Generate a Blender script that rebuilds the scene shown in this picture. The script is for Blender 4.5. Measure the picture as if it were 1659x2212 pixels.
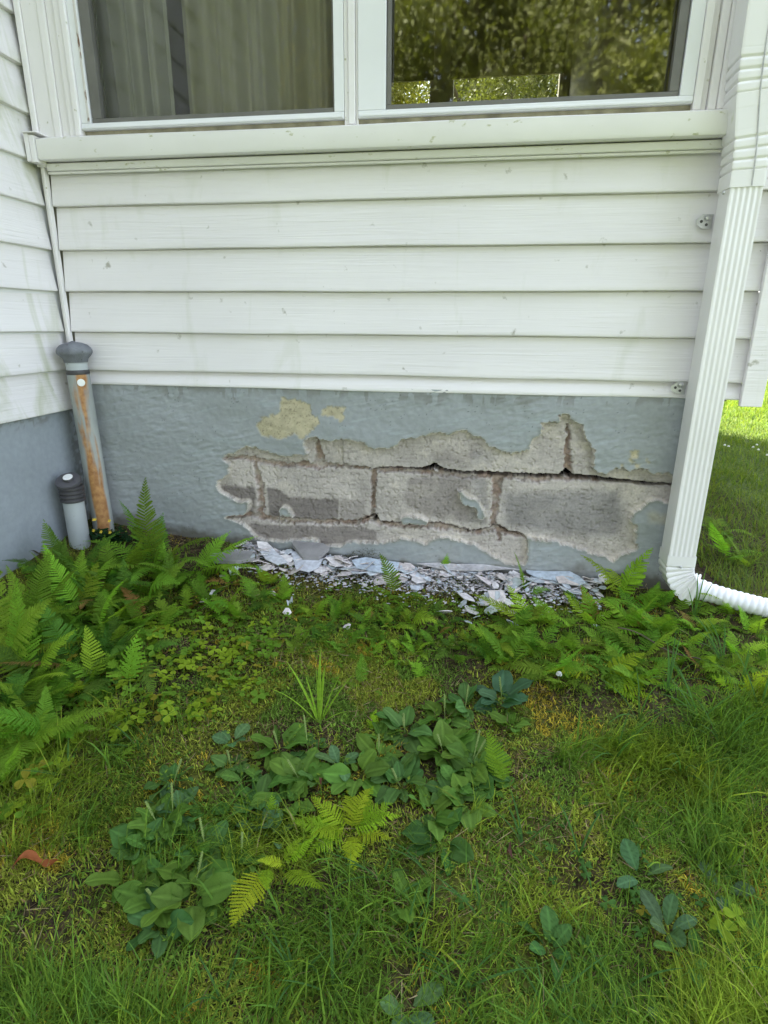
import bpy, math, random
import numpy as np
from mathutils import Matrix, Vector

for _o in list(bpy.data.objects): bpy.data.objects.remove(_o)
SC = bpy.context.scene
COL = SC.collection
random.seed(7); RNG = np.random.default_rng(11)

# ------------------------------------------------------------------ camera, sky, sun, exposure
CAM_LOC = np.array([1.34855, -1.82898, 0.79781])
CAM_R = np.array([[0.98802087, 0.15415087, 0.00722924],
                  [-0.05378304, 0.30005414, 0.9524048],
                  [-0.14464487, 0.94138463, -0.30475045]])      # right, up, forward
FPX, CXP, CYP = 1262.0, 829.5, 1106.0                           # in a picture 1659 x 2212
cam_d = bpy.data.cameras.new('camera'); cam = bpy.data.objects.new('camera', cam_d); COL.objects.link(cam)
cam_d.sensor_fit = 'VERTICAL'; cam_d.sensor_height = 24.0; cam_d.lens = 24.0 * FPX / 2212.0
cam_d.clip_start = 0.02; cam_d.clip_end = 500
mw = Matrix.Identity(4)
for i in range(3):
    mw[i][0], mw[i][1], mw[i][2], mw[i][3] = CAM_R[0][i], CAM_R[1][i], -CAM_R[2][i], CAM_LOC[i]
cam.matrix_world = mw
SC.camera = cam
SUN_EL = math.radians(56); SUN_DIR = np.array([-0.62, 0.78])     # horizontal direction towards the sun
w = bpy.data.worlds.new('World'); SC.world = w; w.use_nodes = True
nt = w.node_tree; sky = nt.nodes.new('ShaderNodeTexSky'); sky.sky_type = 'NISHITA'; sky.sun_disc = False
sky.sun_elevation = SUN_EL; sky.sun_rotation = math.atan2(SUN_DIR[0], SUN_DIR[1]); sky.air_density = 1.0; sky.dust_density = 1.6; sky.ozone_density = 1.0
hsv = nt.nodes.new('ShaderNodeHueSaturation'); hsv.inputs['Saturation'].default_value = 0.50; nt.links.new(sky.outputs[0], hsv.inputs['Color'])
nt.links.new(hsv.outputs[0], nt.nodes['Background'].inputs[0]); nt.nodes['Background'].inputs[1].default_value = 0.15
sd = bpy.data.lights.new('sun', 'SUN'); sd.energy = 5.0; sd.angle = math.radians(0.5); sd.color = (1, 0.95, 0.86)
sun = bpy.data.objects.new('sun', sd); COL.objects.link(sun)
sv = Vector((SUN_DIR[0] * math.cos(SUN_EL), SUN_DIR[1] * math.cos(SUN_EL), math.sin(SUN_EL)))
sun.rotation_euler = sv.to_track_quat('Z', 'Y').to_euler(); sun.location = (0, 0, 12)
vs = SC.view_settings; vs.view_transform = 'Standard'; vs.look = 'None'; vs.gamma = 1; vs.exposure = 2.6
SC.cycles.max_bounces = 8; SC.cycles.transparent_max_bounces = 16; SC.cycles.diffuse_bounces = 4

# ------------------------------------------------------------------ picture <-> place helpers
def ray(x, y): return CAM_R.T @ np.array([(x - CXP) / FPX, -(y - CYP) / FPX, 1.0])
def on_y(x, y, Y=0.0):
    d = ray(x, y); t = (Y - CAM_LOC[1]) / d[1]; return CAM_LOC + t * d
def proj(P):
    d = (np.atleast_2d(P) - CAM_LOC) @ CAM_R.T
    z = np.where(d[:, 2] < 0.01, np.nan, d[:, 2])
    return CXP + FPX * d[:, 0] / z, CYP - FPX * d[:, 1] / z
def gz(x, y):
    x = np.asarray(x, float); y = np.asarray(y, float)
    base = 0.12 * np.clip(y, -2.6, 0)
    bump = 0.115 * np.clip(1 - x / 1.2, 0, 1) ** 1.3 * np.exp(-(np.clip(-y - 0.35, 0, 9) / 0.55) ** 2)
    bump = np.where(x < -0.1, 0.11, bump)
    lum = 0.008 * np.sin(x * 7.1 + 1) * np.sin(y * 8.3) + 0.006 * np.sin(x * 15 + y * 11)
    return base + bump + lum * np.exp(-np.clip(np.hypot(x - 1.2, y) - 3, 0, 9))
def on_g(x, y):
    d = ray(x, y); z = 0.0
    for _ in range(25):
        t = (z - CAM_LOC[2]) / d[2]; P = CAM_LOC + t * d
        z = 0.5 * z + 0.5 * float(gz(P[0], P[1]))
    return P
def in_poly(px, py, poly):
    px = np.asarray(px); py = np.asarray(py); r = np.zeros(px.shape, bool); n = len(poly); j = n - 1
    for i in range(n):
        xi, yi = poly[i]; xj, yj = poly[j]
        if yi != yj:
            c = ((yi > py) != (yj > py)) & (px < (xj - xi) * (py - yi) / (yj - yi) + xi); r ^= c
        j = i
    return r
_tab = np.random.default_rng(5).random((256, 256))
def vnoise(x, y):
    xi = np.floor(x).astype(int); yi = np.floor(y).astype(int); fx = x - xi; fy = y - yi
    fx = fx * fx * (3 - 2 * fx); fy = fy * fy * (3 - 2 * fy)
    a = _tab[xi & 255, yi & 255]; b = _tab[(xi + 1) & 255, yi & 255]; c = _tab[xi & 255, (yi + 1) & 255]; d = _tab[(xi + 1) & 255, (yi + 1) & 255]
    return (a * (1 - fx) + b * fx) * (1 - fy) + (c * (1 - fx) + d * fx) * fy
def fbm(x, y, o=4):
    s = 0; a = .5; t = 0
    for k in range(o):
        s = s + a * vnoise(x * 2 ** k + 17.3 * k, y * 2 ** k + 9.1 * k); t += a; a *= .5
    return s / t

# ------------------------------------------------------------------ materials
def new_mat(name):
    m = bpy.data.materials.new(name); m.use_nodes = True; return m, m.node_tree, m.node_tree.nodes['Principled BSDF']
def N(nt, t, **k):
    n = nt.nodes.new(t)
    for a, b in k.items(): setattr(n, a, b)
    return n
def L(nt, a, b): nt.links.new(a, b)
def noise(nt, scale=(1, 1, 1), s=5.0, detail=4.0, dist=0.0, co='Object'):
    tc = N(nt, 'ShaderNodeTexCoord'); mp = N(nt, 'ShaderNodeMapping'); mp.inputs['Scale'].default_value = scale
    L(nt, tc.outputs[co], mp.inputs[0]); n = N(nt, 'ShaderNodeTexNoise'); n.inputs['Scale'].default_value = s
    n.inputs['Detail'].default_value = detail; n.inputs['Distortion'].default_value = dist; L(nt, mp.outputs[0], n.inputs['Vector']); return n
def ramp(nt, inp, stops):
    r = N(nt, 'ShaderNodeValToRGB'); e = r.color_ramp.elements
    while len(e) < len(stops): e.new(0.5)
    for k, (p, c) in enumerate(stops):
        e[k].position = p; e[k].color = (*c, 1) if len(c) == 3 else c
    L(nt, inp, r.inputs[0]); return r
def bump(nt, b, h, strength, dist=0.01):
    n = N(nt, 'ShaderNodeBump'); n.inputs['Strength'].default_value = strength; n.inputs['Distance'].default_value = dist
    L(nt, h, n.inputs['Height']); L(nt, n.outputs[0], b.inputs['Normal']); return n
def mixc(nt, f, a, b):
    m = N(nt, 'ShaderNodeMix', data_type='RGBA'); L(nt, f, m.inputs[0])
    for i, v in ((6, a), (7, b)):
        if hasattr(v, 'links'): L(nt, v, m.inputs[i])
        else: m.inputs[i].default_value = (*v, 1)
    return m
def plain(name, col, rough=.5, var=.12, s=8, bs=.15, metal=0, scale=(1, 1, 1), spots=None):
    m, t, b = new_mat(name); n = noise(t, scale, s, 5)
    lo = tuple(c * (1 - var) for c in col); hi = tuple(min(1, c * (1 + var)) for c in col)
    r = ramp(t, n.outputs[0], [(.3, lo), (.7, hi)]); out = r.outputs[0]
    if spots:
        n2 = noise(t, spots[2], spots[3], 6); r2 = ramp(t, n2.outputs[0], [(spots[1], (0, 0, 0)), (spots[1] + .07, (1, 1, 1))])
        out = mixc(t, r2.outputs[0], out, spots[0]).outputs[2]
    L(t, out, b.inputs['Base Color']); b.inputs['Roughness'].default_value = rough; b.inputs['Metallic'].default_value = metal
    n3 = noise(t, scale, s * 8, 3); bump(t, b, n3.outputs[0], bs, .003); return m

def siding_mat(name, algae):
    m, t, b = new_mat(name)
    g = noise(t, (2.2, 2.2, 62), 1.0, 5, 1.5); fine = noise(t, (5, 5, 190), 1.0, 3, .6)
    big = noise(t, (.8, .8, 8.1), 1.0, 1); rb = ramp(t, big.outputs[0], [(.35, (.25,) * 3), (.65, (1,) * 3)])
    ml = N(t, 'ShaderNodeMath', operation='MULTIPLY'); L(t, g.outputs[0], ml.inputs[0]); L(t, rb.outputs[0], ml.inputs[1])
    ad = N(t, 'ShaderNodeMath', operation='MULTIPLY_ADD'); L(t, fine.outputs[0], ad.inputs[0]); ad.inputs[1].default_value = .25; L(t, ml.outputs[0], ad.inputs[2])
    bump(t, b, ad.outputs[0], .62, .005)
    tone = noise(t, (1, 1, 3), 1.5, 4); base = ramp(t, tone.outputs[0], [(.3, (.75, .72, .725)), (.7, (.83, .80, .80))])
    dn = noise(t, (1, 1, 1), 26, 7); dm = ramp(t, dn.outputs[0], [(.68, (0, 0, 0)), (.76, (.8,) * 3)])
    c = mixc(t, dm.outputs[0], base.outputs[0], (.30, .28, .22)).outputs[2]
    st = noise(t, (5, 5, 1.2), 2.2, 6, 1.0); sm = ramp(t, st.outputs[0], [(.47 if algae else .60, (0, 0, 0)), (.78, (.75,) * 3 if algae else (.22,) * 3)])
    c = mixc(t, sm.outputs[0], c, (.36, .40, .19)).outputs[2]
    sp = noise(t, (1, 1, 1.6), 55, 2); spm = ramp(t, sp.outputs[0], [(.80, (0, 0, 0)), (.82, (.8,) * 3)])
    c = mixc(t, spm.outputs[0], c, (.09, .08, .06)).outputs[2]
    L(t, c, b.inputs['Base Color']); b.inputs['Roughness'].default_value = .38; return m
M = {}
M['siding'] = siding_mat('white_wood_grain_siding', False)
M['side_siding'] = siding_mat('weathered_white_siding', True)
M['trim'] = plain('white_trim', (.80, .77, .77), .35, .05, 3, .1, spots=((.42, .40, .28), .68, (1, 1, 1), 40))
M['sill'] = plain('white_sill', (.78, .76, .74), .35, .06, 3, .12, spots=((.50, .49, .34), .66, (1.0, 1, 2), 34))
M['dirty'] = plain('grimy_ledge', (.30, .27, .19), .8, .4, 18, .5)
M['vinyl'] = plain('white_vinyl', (.78, .78, .80), .3, .04, 3, .05)
M['stainvinyl'] = plain('rust_stained_vinyl', (.62, .58, .55), .5, .2, 6, .1, scale=(1, 1, 1), spots=((.16, .08, .05), .56, (1, 1, .4), 60))
M['screenframe'] = plain('grey_screen_frame', (.16, .155, .14), .5, .15, 12, .1, .3)
M['downspout'] = plain('white_painted_metal', (.80, .78, .78), .28, .05, 3, .05, spots=((.55, .57, .36), .66, (1, 1, .5), 12))
M['hose'] = plain('white_corrugated_plastic', (.80, .80, .84), .35, .04, 8, .05)
M['steel'] = plain('zinc_strap', (.5, .5, .5), .35, .15, 40, .2, .8)
M['rubber'] = plain('dark_rubber', (.055, .052, .055), .5, .25, 20, .3)
M['plug'] = plain('dark_grey_plug', (.085, .082, .09), .45, .25, 20, .2)
M['whitedot'] = plain('white_sticker', (.82, .82, .80), .5, .02, 3, 0)
M['pvc'] = plain('grey_white_pipe', (.42, .45, .46), .5, .1, 8, .2, spots=((.10, .07, .05), .63, (1, 1, 1), 30))
M['cap'] = plain('cast_grey_cap', (.17, .18, .20), .75, .25, 25, .6, spots=((.09, .09, .09), .6, (1, 1, 1), 45))
M['darkroom'] = plain('room_paint', (.30, .28, .22), .8, .1, 2, 0)
M['floorwood'] = plain('room_floor', (.16, .10, .06), .5, .2, 6, .1)
M['curtain'] = plain('olive_curtain', (.58, .57, .47), .9, .06, 5, .2, scale=(6, 1, .3))
M['sheer'] = plain('grey_curtain', (.66, .67, .66), .9, .05, 5, .2, scale=(6, 1, .3))
M['shade'] = plain('window_shade', (.14, .125, .08), .9, .1, 5, .1)
M['roof'] = plain('roof_shingle', (.10, .095, .09), .9, .3, 30, .5)
M['bark'] = plain('bark', (.10, .075, .05), .9, .4, 12, .8, scale=(1, 1, .3))
M['stone'] = plain('grey_stone', (.27, .26, .26), .85, .2, 20, .5)
def rust_mat():
    m, t, b = new_mat('rusted_galvanised_pipe'); tc = N(t, 'ShaderNodeTexCoord'); sx = N(t, 'ShaderNodeSeparateXYZ'); L(t, tc.outputs['Object'], sx.inputs[0])
    n = noise(t, (14, 14, 1.8), 2.2, 8, .4); ang = N(t, 'ShaderNodeMath', operation='MULTIPLY'); sy_ = N(t, 'ShaderNodeMath', operation='MULTIPLY_ADD'); L(t, sx.outputs[1], sy_.inputs[0]); sy_.inputs[1].default_value = .72; L(t, sx.outputs[0], sy_.inputs[2]); L(t, sy_.outputs[0], ang.inputs[0]); ang.inputs[1].default_value = 29
    sq = N(t, 'ShaderNodeMath', operation='MULTIPLY'); L(t, ang.outputs[0], sq.inputs[0]); L(t, ang.outputs[0], sq.inputs[1])
    sq2 = N(t, 'ShaderNodeMath', operation='MULTIPLY_ADD'); L(t, sq.outputs[0], sq2.inputs[0]); sq2.inputs[1].default_value = -.22; L(t, n.outputs[0], sq2.inputs[2])
    r = ramp(t, sq2.outputs[0], [(.37, (0, 0, 0)), (.50, (1, 1, 1))])
    g = noise(t, (1, 1, .4), 18, 5); gc = ramp(t, g.outputs[0], [(.3, (.26, .28, .27)), (.7, (.40, .42, .40))])
    rc_ = noise(t, (1, 1, 1), 60, 4); rc = ramp(t, rc_.outputs[0], [(.3, (.28, .12, .04)), (.7, (.50, .27, .10))])
    c = mixc(t, r.outputs[0], gc.outputs[0], rc.outputs[0]); L(t, c.outputs[2], b.inputs['Base Color']); b.inputs['Roughness'].default_value = .6
    bump(t, b, rc_.outputs[0], .2, .002); return m
M['rust'] = rust_mat()
def glass_mat(name, k, tint):
    m, t, b = new_mat(name); t.nodes.remove(b); out = t.nodes['Material Output']
    tr = N(t, 'ShaderNodeBsdfTransparent'); tr.inputs[0].default_value = (*tint, 1); gl = N(t, 'ShaderNodeBsdfGlossy'); gl.inputs['Roughness'].default_value = .028
    n = noise(t, (1, 1, 1), 2.5, 1); bp = N(t, 'ShaderNodeBump'); bp.inputs['Strength'].default_value = .03; bp.inputs['Distance'].default_value = .02
    L(t, n.outputs[0], bp.inputs['Height']); L(t, bp.outputs[0], gl.inputs['Normal'])
    f = N(t, 'ShaderNodeFresnel'); f.inputs[0].default_value = 1.5; ml = N(t, 'ShaderNodeMath', operation='MULTIPLY'); ml.use_clamp = True
    L(t, f.outputs[0], ml.inputs[0]); ml.inputs[1].default_value = k
    mx = N(t, 'ShaderNodeMixShader'); L(t, ml.outputs[0], mx.inputs[0]); L(t, tr.outputs[0], mx.inputs[1]); L(t, gl.outputs[0], mx.inputs[2]); L(t, mx.outputs[0], out.inputs[0]); return m
M['glass'] = glass_mat('window_glass', 3.8, (.88, .89, .84)); M['glass_left'] = glass_mat('screened_window_glass', 1.0, (.93, .93, .90))
def mesh_mat():
    m, t, b = new_mat('insect_screen_mesh'); b.inputs['Base Color'].default_value = (.10, .10, .10, 1); b.inputs['Roughness'].default_value = .6
    out = t.nodes['Material Output']; tr = N(t, 'ShaderNodeBsdfTransparent'); mx = N(t, 'ShaderNodeMixShader'); mx.inputs[0].default_value = .20
    L(t, tr.outputs[0], mx.inputs[1]); L(t, b.outputs[0], mx.inputs[2]); L(t, mx.outputs[0], out.inputs[0]); return m
M['screen'] = mesh_mat()
def leaf_mat(name, trans=.35, rough=.5, veins=None, spec=.35):
    """colour = vertex colour 'Col' x object colour; thin, lets light through"""
    m, t, b = new_mat(name); at = N(t, 'ShaderNodeVertexColor'); at.layer_name = 'Col'; oi = N(t, 'ShaderNodeObjectInfo')
    mx = N(t, 'ShaderNodeMix', data_type='RGBA', blend_type='MULTIPLY'); mx.inputs[0].default_value = 1
    L(t, at.outputs[0], mx.inputs[6]); L(t, oi.outputs['Color'], mx.inputs[7]); n = noise(t, (1, 1, 1), 90, 3, 0)
    r = ramp(t, n.outputs[0], [(.3, (.8,) * 3), (.7, (1.15,) * 3)]); m2 = N(t, 'ShaderNodeMix', data_type='RGBA', blend_type='MULTIPLY'); m2.inputs[0].default_value = 1
    L(t, mx.outputs[2], m2.inputs[6]); L(t, r.outputs[0], m2.inputs[7])
    L(t, m2.outputs[2], b.inputs['Base Color']); b.inputs['Roughness'].default_value = rough; b.inputs['Specular IOR Level'].default_value = spec
    tl = N(t, 'ShaderNodeBsdfTranslucent'); hs = N(t, 'ShaderNodeMix', data_type='RGBA', blend_type='MULTIPLY'); hs.inputs[0].default_value = 1
    L(t, m2.outputs[2], hs.inputs[6]); hs.inputs[7].default_value = (1.5, 1.6, .6, 1); L(t, hs.outputs[2], tl.inputs[0])
    ms = N(t, 'ShaderNodeMixShader'); ms.inputs[0].default_value = trans; L(t, b.outputs[0], ms.inputs[1]); L(t, tl.outputs[0], ms.inputs[2])
    L(t, ms.outputs[0], t.nodes['Material Output'].inputs[0])
    if veins: bump(t, b, n.outputs[0], .25, .002)
    return m
M['fern'] = leaf_mat('fern_leaf', .42, .8, None, .06)
M['leaf'] = leaf_mat('broad_leaf', .30, .6, True, .05)
M['grass'] = leaf_mat('grass_blade', .36, .7, None, .04)
M['moss'] = leaf_mat('moss_tuft', .15, .9, None, .1)
M['treeleaf'] = leaf_mat('tree_leaf', .3, .5)
def vc_mat(name, rough=.85, bs=.4, s=120, spec=.25, d=.002, lo=.82, hi=1.14):
    m, t, b = new_mat(name); at = N(t, 'ShaderNodeVertexColor'); at.layer_name = 'Col'; n = noise(t, (1, 1, 1), s, 5)
    r = ramp(t, n.outputs[0], [(.32, (lo,) * 3), (.68, (hi,) * 3)]); mx = N(t, 'ShaderNodeMix', data_type='RGBA', blend_type='MULTIPLY'); mx.inputs[0].default_value = 1
    L(t, at.outputs[0], mx.inputs[6]); L(t, r.outputs[0], mx.inputs[7]); L(t, mx.outputs[2], b.inputs['Base Color'])
    b.inputs['Roughness'].default_value = rough; b.inputs['Specular IOR Level'].default_value = spec; bump(t, b, n.outputs[0], bs, d); return m
M['parge'] = vc_mat('painted_parge', .6, .25, 70, .25, .002, .95, 1.05)
M['block'] = vc_mat('concrete_block', .95, .3, 140, .15, .003, .88, 1.10)
M['flake'] = vc_mat('paint_flake', .7, .3, 60, .25, .002, .72, 1.1)
M['soil'] = vc_mat('soil', .95, 1.0, 75, .1, .012, .35, 1.7)

# ------------------------------------------------------------------ mesh helpers
def mk(name, V, F, mat, col=None, smooth=False, parent=None, link=True):
    me = bpy.data.meshes.new(name); V = np.asarray(V, np.float32)
    if isinstance(F, np.ndarray):
        k = F.shape[1]; me.vertices.add(len(V)); me.vertices.foreach_set('co', V.ravel())
        me.loops.add(F.size); me.loops.foreach_set('vertex_index', F.ravel().astype(np.int32))
        me.polygons.add(len(F)); me.polygons.foreach_set('loop_start', np.arange(0, F.size, k, dtype=np.int32))
        me.update(calc_edges=True)
    else: me.from_pydata([tuple(v) for v in V.tolist()], [], F); me.update()
    if col is not None:
        c = np.ones((len(V), 4), np.float32); c[:, :3] = col
        a = me.color_attributes.new('Col', 'FLOAT_COLOR', 'POINT'); a.data.foreach_set('color', c.ravel())
    if smooth: me.polygons.foreach_set('use_smooth', np.ones(len(me.polygons), bool))
    me.materials.append(mat); me.update()
    o = bpy.data.objects.new(name, me)
    if link: COL.objects.link(o)
    if parent: o.parent = parent
    return o
class MB:
    def __init__(s): s.v = []; s.f = []
    def add(s, vs, fs):
        n = len(s.v); s.v += [tuple(map(float, v)) for v in vs]; s.f += [tuple(n + i for i in f) for f in fs]; return s
    def box(s, a, b):
        (x0, y0, z0), (x1, y1, z1) = a, b
        return s.add([(x0, y0, z0), (x1, y0, z0), (x1, y1, z0), (x0, y1, z0), (x0, y0, z1), (x1, y0, z1), (x1, y1, z1), (x0, y1, z1)],
                     [(0, 3, 2, 1), (4, 5, 6, 7), (0, 1, 5, 4), (1, 2, 6, 5), (2, 3, 7, 6), (3, 0, 4, 7)])
    def lathe(s, prof, n=40, c=(0, 0, 0), ax=(0, 0, 1)):
        q = Vector((0, 0, 1)).rotation_difference(Vector(ax).normalized()); vs = []; fs = []
        for r, z in prof:
            for k in range(n):
                a = 2 * math.pi * k / n; p = q @ Vector((r * math.cos(a), r * math.sin(a), z)); vs.append((p.x + c[0], p.y + c[1], p.z + c[2]))
        for i in range(len(prof) - 1):
            for k in range(n): fs.append((i * n + k, i * n + (k + 1) % n, (i + 1) * n + (k + 1) % n, (i + 1) * n + k))
        fs.append(tuple(range(n))[::-1]); m = (len(prof) - 1) * n; fs.append(tuple(m + k for k in range(n))); return s.add(vs, fs)
    def sweep(s, path, sect, up=(0, 1, 0), scale=None, cap=True):
        """sect: list of (a,b) in frame (side, up2); up: reference"""
        vs = []; fs = []; m = len(sect); P = [Vector(p) for p in path]
        for i, p in enumerate(P):
            t = (P[min(i + 1, len(P) - 1)] - P[max(i - 1, 0)]).normalized(); sd_ = t.cross(Vector(up)).normalized(); u2 = sd_.cross(t).normalized()
            k = scale[i] if scale is not None else 1
            for a, b in sect: q = p + sd_ * a * k + u2 * b * k; vs.append(q[:])
        for i in range(len(P) - 1):
            for k in range(m): fs.append((i * m + k, i * m + (k + 1) % m, (i + 1) * m + (k + 1) % m, (i + 1) * m + k))
        if cap: fs.append(tuple(range(m))[::-1]); e = (len(P) - 1) * m; fs.append(tuple(e + k for k in range(m)))
        return s.add(vs, fs)
    def build(s, name, mat, parent=None, smooth=False, bevel=0):
        me = bpy.data.meshes.new(name); me.from_pydata(s.v, [], s.f); me.update(); me.materials.append(mat)
        o = bpy.data.objects.new(name, me); COL.objects.link(o)
        if parent: o.parent = parent
        if smooth: me.polygons.foreach_set('use_smooth', np.ones(len(me.polygons), bool))
        if bevel: md = o.modifiers.new('bevel', 'BEVEL'); md.width = bevel; md.segments = 2; md.limit_method = 'ANGLE'
        if smooth == 'auto':
            import bmesh
            bm = bmesh.new(); bm.from_mesh(me)
            for e in bm.edges:
                if len(e.link_faces) == 2 and e.calc_face_angle() > .6: e.smooth = False
            bm.to_mesh(me); bm.free()
        return o
def empty(name, loc=(0, 0, 0), parent=None):
    o = bpy.data.objects.new(name, None); COL.objects.link(o); o.location = loc; o.empty_display_size = .05
    if parent: o.parent = parent
    return o
def tag(o, label=None, cat=None, group=None, kind=None):
    if label: o['label'] = label
    if cat: o['category'] = cat
    if group: o['group'] = group
    if kind: o['kind'] = kind
    return o

# ------------------------------------------------------------------ ground
def build_ground():
    xs = np.concatenate([np.array([-60, -30, -15, -8, -4, -2, -1, -.5]), np.arange(-.3, 2.6, .016), np.array([2.7, 2.9, 3.2, 3.6, 4.2, 5, 6, 8, 11, 16, 25, 40, 60])])
    ys = np.concatenate([np.array([-60, -40, -25, -15, -9, -6, -4, -3, -2.5, -2]), np.arange(-1.8, .15, .016), np.array([.3, .6, 1, 1.5, 2, 2.6, 3.2, 4, 5, 6.5, 9, 12, 18, 30, 60])])
    X, Y = np.meshgrid(xs, ys); near = (X > -.3) & (X < 2.6) & (Y > -1.8)
    Z = gz(X, Y) + near * ((fbm(X * 9, Y * 9, 4) - .5) * .03)
    V = np.stack([X, Y, Z], -1).reshape(-1, 3); nx, ny = len(xs), len(ys); i = np.arange((ny - 1) * (nx - 1)); r, c = i // (nx - 1), i % (nx - 1); a = r * nx + c
    F = np.stack([a, a + 1, a + nx + 1, a + nx], -1)
    n = fbm(X * 6, Y * 6, 4)[..., None]; n2 = fbm(X * 3 + 40, Y * 3, 3)[..., None]
    soil = np.array([.060, .045, .026]); mossc = np.array([.085, .090, .020]); green = np.array([.085, .115, .035])
    c_ = soil + (mossc - soil) * np.clip((n - .42) * 5, 0, 1); c_ = c_ * (.7 + .6 * n2)
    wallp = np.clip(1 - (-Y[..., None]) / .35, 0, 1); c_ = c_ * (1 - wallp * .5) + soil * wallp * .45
    pd = np.clip(1 - np.abs(Y + .055) / .07, 0, 1) * np.clip((X - .62) * 8, 0, 1) * np.clip((1.78 - X) * 8, 0, 1) * np.clip((fbm(X * 22, Y * 22, 4) - .33) * 5, 0, 1); pd = (pd ** .6 * .8)[..., None]
    c_ = c_ * (1 - pd) + np.array([.46, .41, .39]) * pd
    c_ = np.where(near[..., None], c_, green * (.8 + .4 * n2))
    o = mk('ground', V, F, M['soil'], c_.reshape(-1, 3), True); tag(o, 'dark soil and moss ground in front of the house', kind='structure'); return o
build_ground()

# ------------------------------------------------------------------ house
house = empty('house'); tag(house, 'white sided house corner with a peeling blue grey block foundation', 'house')
H = [1.262, 1.1417, 1.0177, .8944, .7704, .6495, .6012]; EXP = .1235
def boards(mb, edges, u0, u1, axis, base, sign):
    """lapped boards; edges = lower edge heights from top to bottom; axis 'x' front wall, 'y' side wall"""
    for k in range(1, len(edges)):
        zb, zt = edges[k], edges[k - 1] + .012
        prof = [(base, zb), (base + .0025, zb - .003), (base + .011, zb - .001), (base + .013, zb + .004)]
        prof = [(base + .030, zt - .006), (base + .0165, zt - .0165), (base + .0145 * .14, zb + .012), (base, zb + .003), (base + .001, zb), (base + .004, zb - .0015), (base + .030, zb - .0005)]
        n = 40; us = np.linspace(u0, u1, n); vs = []; fs = []; ph = k * 2.1
        for u in us:
            wv = .0009 * math.sin(u * 4.1 + ph) + .0005 * math.sin(u * 11 + ph * 2)
            for d, z in prof:
                if axis == 'x': vs.append((u, d + wv * .6, z + (wv if z < zt - .02 else 0)))
                else: vs.append((-sign * (d + wv * .6), u, z + (wv if z < zt - .02 else 0)))
        m = len(prof)
        for i in range(n - 1):
            for j in range(m - 1):
                f = (i * m + j, i * m + j + 1, (i + 1) * m + j + 1, (i + 1) * m + j); fs.append(f if axis == 'x' else f[::-1])
        mb.add(vs, fs)
mb = MB(); boards(mb, [1.262] + H[1:], .022, 2.10, 'x', 0, 1); o = mb.build('front_siding', M['siding'], house, 'auto')
o['label'] = 'white wood grain lap siding below the windows'
mb = MB(); top = [4.3]
while top[-1] - EXP > 2.62: top.append(top[-1] - EXP)
boards(mb, top, .0, 2.13, 'x', 0, 1); mb.build('upper_siding', M['siding'], house, 'auto')
mb = MB(); ed = [H[0] + EXP * k for k in range(24, 0, -1)] + [1.262, 1.1417, 1.0177, .8944, .7704, .6495, .5198]
boards(mb, ed, -2.4, -.004, 'y', 0, 1); o = mb.build('side_siding', M['side_siding'], house, 'auto'); o['label'] = 'algae streaked white lap siding of the side wall'
# house bodies behind the cladding
mb = MB()
mb.box((.0, .032, .60), (2.10, .10, 1.30)); mb.box((0, .016, 2.60), (2.10, .10, 4.3))                # front wall below / above windows
mb.box((.0, .016, 1.30), (.150, .10, 2.60)); mb.box((.95, .03, 1.30), (1.05, .10, 2.60)); mb.box((1.86, .016, 1.30), (2.10, .10, 2.60))
mb.box((2.02, .10, .585), (2.10, 4.5, 4.3)); mb.box((1.95, .05, -.2), (2.033, 4.5, .584))                                                            # right wall
mb.build('wall_core', M['darkroom'], house)
mb = MB(); mb.box((-4, -2.4, .52), (-.016, .1, 4.3)); mb.box((-4, .1, -.2), (-3.9, 4.5, 4.3)); mb.build('side_wing', M['vinyl'], house)
# back wall with window openings, seen through the right-hand window
YB = 4.4
def bx(x, y): p = on_y(x, y, YB); return p[0], p[2]
holes = [(bx(838, 230)[0], bx(928, 230)[0]), (bx(978, 220)[0], bx(1205, 220)[0])]
zt_ = bx(1000, 172)[1]; zb_ = 2.2
mb = MB(); mb.box((-3.9, YB, -.2), (2.02, YB + .1, zb_)); mb.box((-3.9, YB, zt_ + .9), (2.02, YB + .1, 4.3)); xx = -3.9
for a, b in holes: mb.box((xx, YB, zb_), (a, YB + .1, zt_ + .9)); xx = b
mb.box((xx, YB, zb_), (2.02, YB + .1, zt_ + .9)); mb.build('back_wall', M['darkroom'], house)
mb = MB()
for a, b in holes: mb.box((a - .03, YB - .03, zt_), (b + .03, YB - .01, zt_ + .95))
mb.build('window_shade', M['shade'], house)
mb = MB(); mb.box((-3.9, .1, .45), (2.02, YB, .55)); mb.build('room_floor', M['floorwood'], house)
mb = MB(); mb.box((-3.9, .1, 4.2), (2.02, YB, 4.3)); mb.build('room_ceiling', M['darkroom'], house)
mb = MB(); mb.add([(-4.3, -.25, 4.3), (2.4, -.25, 4.3), (2.4, 4.8, 4.3), (-4.3, 4.8, 4.3), (-4.3, 2.2, 5.4), (2.4, 2.2, 5.4)], [(0, 3, 2, 1), (0, 1, 5, 4), (2, 3, 4, 5), (1, 2, 5), (3, 0, 4)])
mb.box((-4.2, -2.6, 4.3), (.25, -.26, 4.5)); mb.build('roof', M['roof'], house)
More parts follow.
